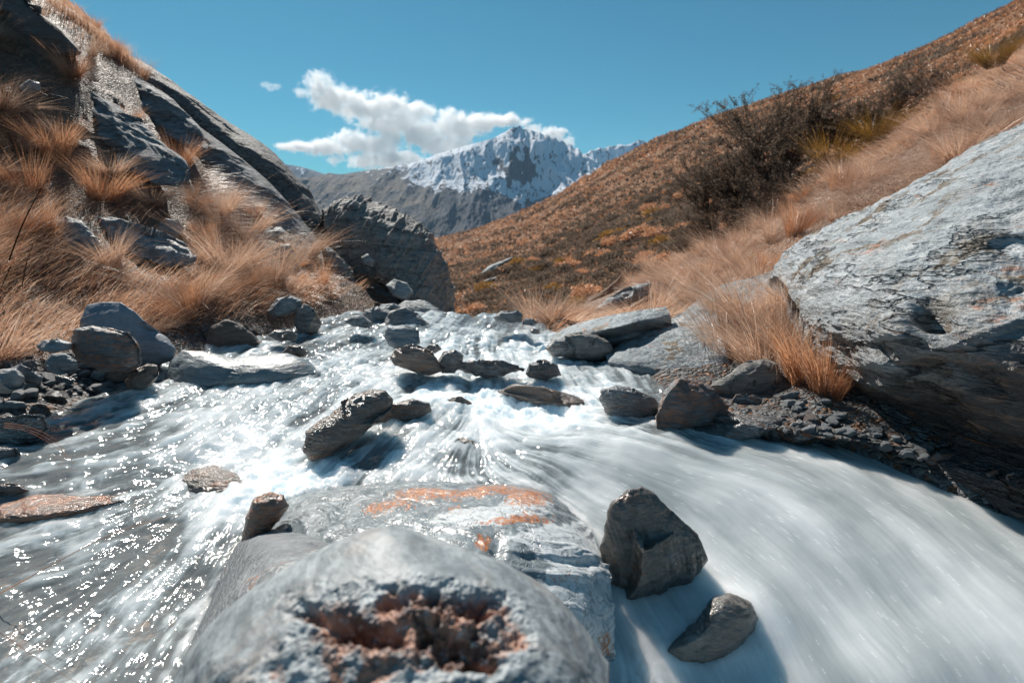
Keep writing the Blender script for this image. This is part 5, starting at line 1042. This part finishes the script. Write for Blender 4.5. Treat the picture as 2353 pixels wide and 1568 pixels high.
# far hillside bushes
bH = bvh_of(GH[::2, ::2])
def hill_bush(seed, mat, nleaf, flat, leaf=.1):
    r = np.random.default_rng(seed); u = r.normal(size=(nleaf, 3)); u /= np.linalg.norm(u, axis=1)[:, None]; u[:, 2] = np.abs(u[:, 2])
    lob = 1+.35*fbm(u*2+seed, 3)*2; c = u*(.55+.45*r.random(nleaf)**.5)[:, None]*lob[:, None]*np.array([1, 1, flat])
    n1_ = u+r.normal(size=(nleaf, 3))*.6; n2_ = r.normal(size=(nleaf, 3)); n1_ /= np.linalg.norm(n1_, axis=1)[:, None]; n2_ /= np.linalg.norm(n2_, axis=1)[:, None]
    z = leaf*(.6+.8*r.random(nleaf))[:, None]; V = np.stack([c-n2_*z*.5, c+n1_*z*1.6, c+n2_*z*.5], 1).reshape(-1, 3)
    tt = np.clip(.5+fbm(u*3, 2)+r.normal(size=nleaf)*.2, 0, 1)
    return mesh_obj('bush', V, np.arange(nleaf*3).reshape(-1, 3), mat, attrs={'tint': np.repeat(tt, 3), 'tip': np.full(nleaf*3, .9)})
HBU = [hill_bush(81, G_dark, 1100, .8), hill_bush(82, G_dark, 1100, .65), hill_bush(83, G_rust, 1000, .75), hill_bush(84, G_green, 900, .8)]
hu = set()
def gully(px, py):   # how likely the dark scrub is
    return 1.3*np.exp(-(((px-1450)/240)**2+((py-548-(1450-px)*.45)/78)**2))+.5*np.exp(-(((px-1150)/120)**2+((py-660)/50)**2))
r3 = np.random.default_rng(91); cnt = 0
while cnt < 190:
    px_ = 1040+r3.random()*950; py_ = 200+r3.random()*530
    if r3.random() > gully(px_, py_)+.05: continue
    h = drop(bH, px_, py_)
    if h is None or h.y > 160: continue
    u = r3.random(); k = 0 if u < .38 else 1 if u < .66 else 2 if u < .9 else 3; o = HBU[k]
    if k in hu: o = o.copy(); COL.objects.link(o)
    hu.add(k); s = (.45+.7*r3.random())*(h.y/45)**.55; o.location = h; o.scale = (s*1.2, s*1.2, s); o.rotation_euler = (0, 0, r3.random()*6.3)
    tag(o, ['dark scrub bush on the far hillside gully', 'dark scrub bush on the far hillside gully', 'rust-brown bush on the far hillside gully', 'olive-yellow bush on the far hillside gully'][k], 'bush', ['dark bushes of the gully', 'dark bushes of the gully', 'rust-brown bushes of the gully', 'olive bushes of the gully'][k]); cnt += 1
def hill_cover(n, seed, mat, name, label, s0, s1, dens, nb=11):
    P, N = sample(GH, n, dens, seed); r = np.random.default_rng(seed)
    f = proj(P)[2]; s = (s0+(s1-s0)*r.random(n)**2)*np.clip((f/60)**.5, .5, 2.5)
    a = r.random((n, nb))*6.283; e = r.random((n, nb))*1.2+.25
    d = np.stack([np.cos(a)*np.cos(e), np.sin(a)*np.cos(e), np.sin(e)], -1)
    base = P[:, None]+np.stack([np.cos(a), np.sin(a), 0*a], -1)*.25*s[:, None, None]*r.random((n, nb))[..., None]
    tip = base+d*s[:, None, None]*(.6+.6*r.random((n, nb)))[..., None]; pv = np.stack([-np.sin(a), np.cos(a), 0*a], -1)*s[:, None, None]*.22
    V = np.stack([base-pv, tip, base+pv], 2).reshape(-1, 3); tt = np.clip(.5+fbm(P/6, 3)*.8+r.normal(size=n)*.22, 0, 1)
    o = mesh_obj(name, V, np.arange(n*nb*3).reshape(-1, 3), mat, attrs={'tint': np.repeat(tt, nb*3), 'tip': np.tile([0.1, 1, .1], n*nb)})
    tag(o, label, 'ground cover', kind='stuff')
def dh(c):
    px, py, f = proj(c); return (f > 0)*(px > 950)*(px < 2500)*np.clip(60/np.maximum(f, 20), .02, 3)**1.5
hill_cover(26000, 93, G_hill, 'tussock_cover', 'orange-brown tussock cover over the far hillside', .3, 1.1, dh)
hill_cover(7000, 94, G_rust, 'tussock_cover', 'rust-brown low scrub scattered over the far hillside', .4, 1.3, lambda c: dh(c)*sstep(-.05, .3, fbm(c/18, 4)))
hill_cover(21000, 95, G_dark, 'scrub_cover', 'dark low scrub in the gully and folds of the far hillside', .4, 1.3, lambda c: dh(c)*(np.clip(gully(*proj(c)[:2]), 0, 1)*1.4+.75*sstep(.0, .3, fbm(c/22+4, 4))))
# long dry stalks
def stalk(label, pts, rad, mat=G_straw):
    C = crom(np.array([W(*p) for p in pts]), 24); V, F = [], []; m = 4
    for i, c in enumerate(C):
        rr_ = rad*(1-.7*i/23)
        for k in range(m): V.append((c[0]+rr_*math.cos(k*1.571), c[1], c[2]+rr_*math.sin(k*1.571)))
    for i in range(23):
        for k in range(m): F.append((i*m+k, i*m+(k+1) % m, (i+1)*m+(k+1) % m, (i+1)*m+k))
    o = mesh_obj('grass_stalk', V, F, mat, attrs={'tint': np.full(len(V), .7), 'tip': np.full(len(V), .9)}); tag(o, label, 'grass stalk')
stalk('long bent dry stalk reaching over the water from the left edge', [(-80, 1395, 1.5), (0, 1362, 1.5), (130, 1290, 1.5), (260, 1225, 1.52), (360, 1193, 1.55), (420, 1180, 1.55)], .0022)
stalk('dry stalk crossing the bottom left corner', [(-60, 1420, 1.05), (20, 1465, 1.05), (90, 1515, 1.02), (190, 1575, .98)], .0022)
stalk('upper of two red-brown stalks slanting down at the left edge above the gravel', [(-60, 640, 2.9), (0, 662, 2.9), (80, 700, 2.9), (175, 752, 2.95)], .0035, G_rust)
stalk('lower of two red-brown stalks slanting down at the left edge above the gravel', [(-60, 670, 2.9), (0, 688, 2.9), (80, 722, 2.9), (165, 762, 2.95)], .003, G_rust)
stalk('pale broken stem standing diagonally in the shaded grass at far left', [(20, 600, 3.6), (50, 520, 3.6), (90, 440, 3.6), (112, 412, 3.6)], .006)
stalk('orange thick stem rising from the grass at the left edge', [(-10, 690, 3.5), (30, 600, 3.5), (60, 540, 3.5), (100, 470, 3.45), (120, 380, 3.4)], .004, G_rust)
stalk('pale curved stem in the shaded grass left of the flat shelf rock', [(50, 660, 3.7), (62, 600, 3.7), (80, 560, 3.7), (125, 520, 3.7)], .004)
for q in range(3):
    stalk(['topmost', 'middle', 'lowest'][q]+' of three thin reddish stalks arching over the wet rock at left', [(-60, 975+q*7, 2.0), (20, 972+q*5, 2.0), (80+q*5, 985+q*9, 2.0), (130+q*19, 1012+q*26, 2.02), (150-q*22, 1050+q*30, 2.02)], .0013, G_rust)

# ------------------------------------------------------------------ haze
me = bpy.data.meshes.new('haze'); bm = bmesh.new(); bmesh.ops.create_cube(bm, size=1); bm.to_mesh(me); bm.free()
hz = bpy.data.objects.new('haze', me); COL.objects.link(hz); hz.scale = (22000, 24000, 960); hz.location = (0, -5800, 280)
t = NT('haze'); pv = t.n('VolumePrincipled'); pv.inputs['Color'].default_value = (.42, .70, 1, 1); pv.inputs['Density'].default_value = .00006; t.l(pv.outputs[0], t.out.inputs['Volume']); me.materials.append(t.m)
tag(hz, 'thin blue air between the camera and the mountains', 'haze', kind='stuff')
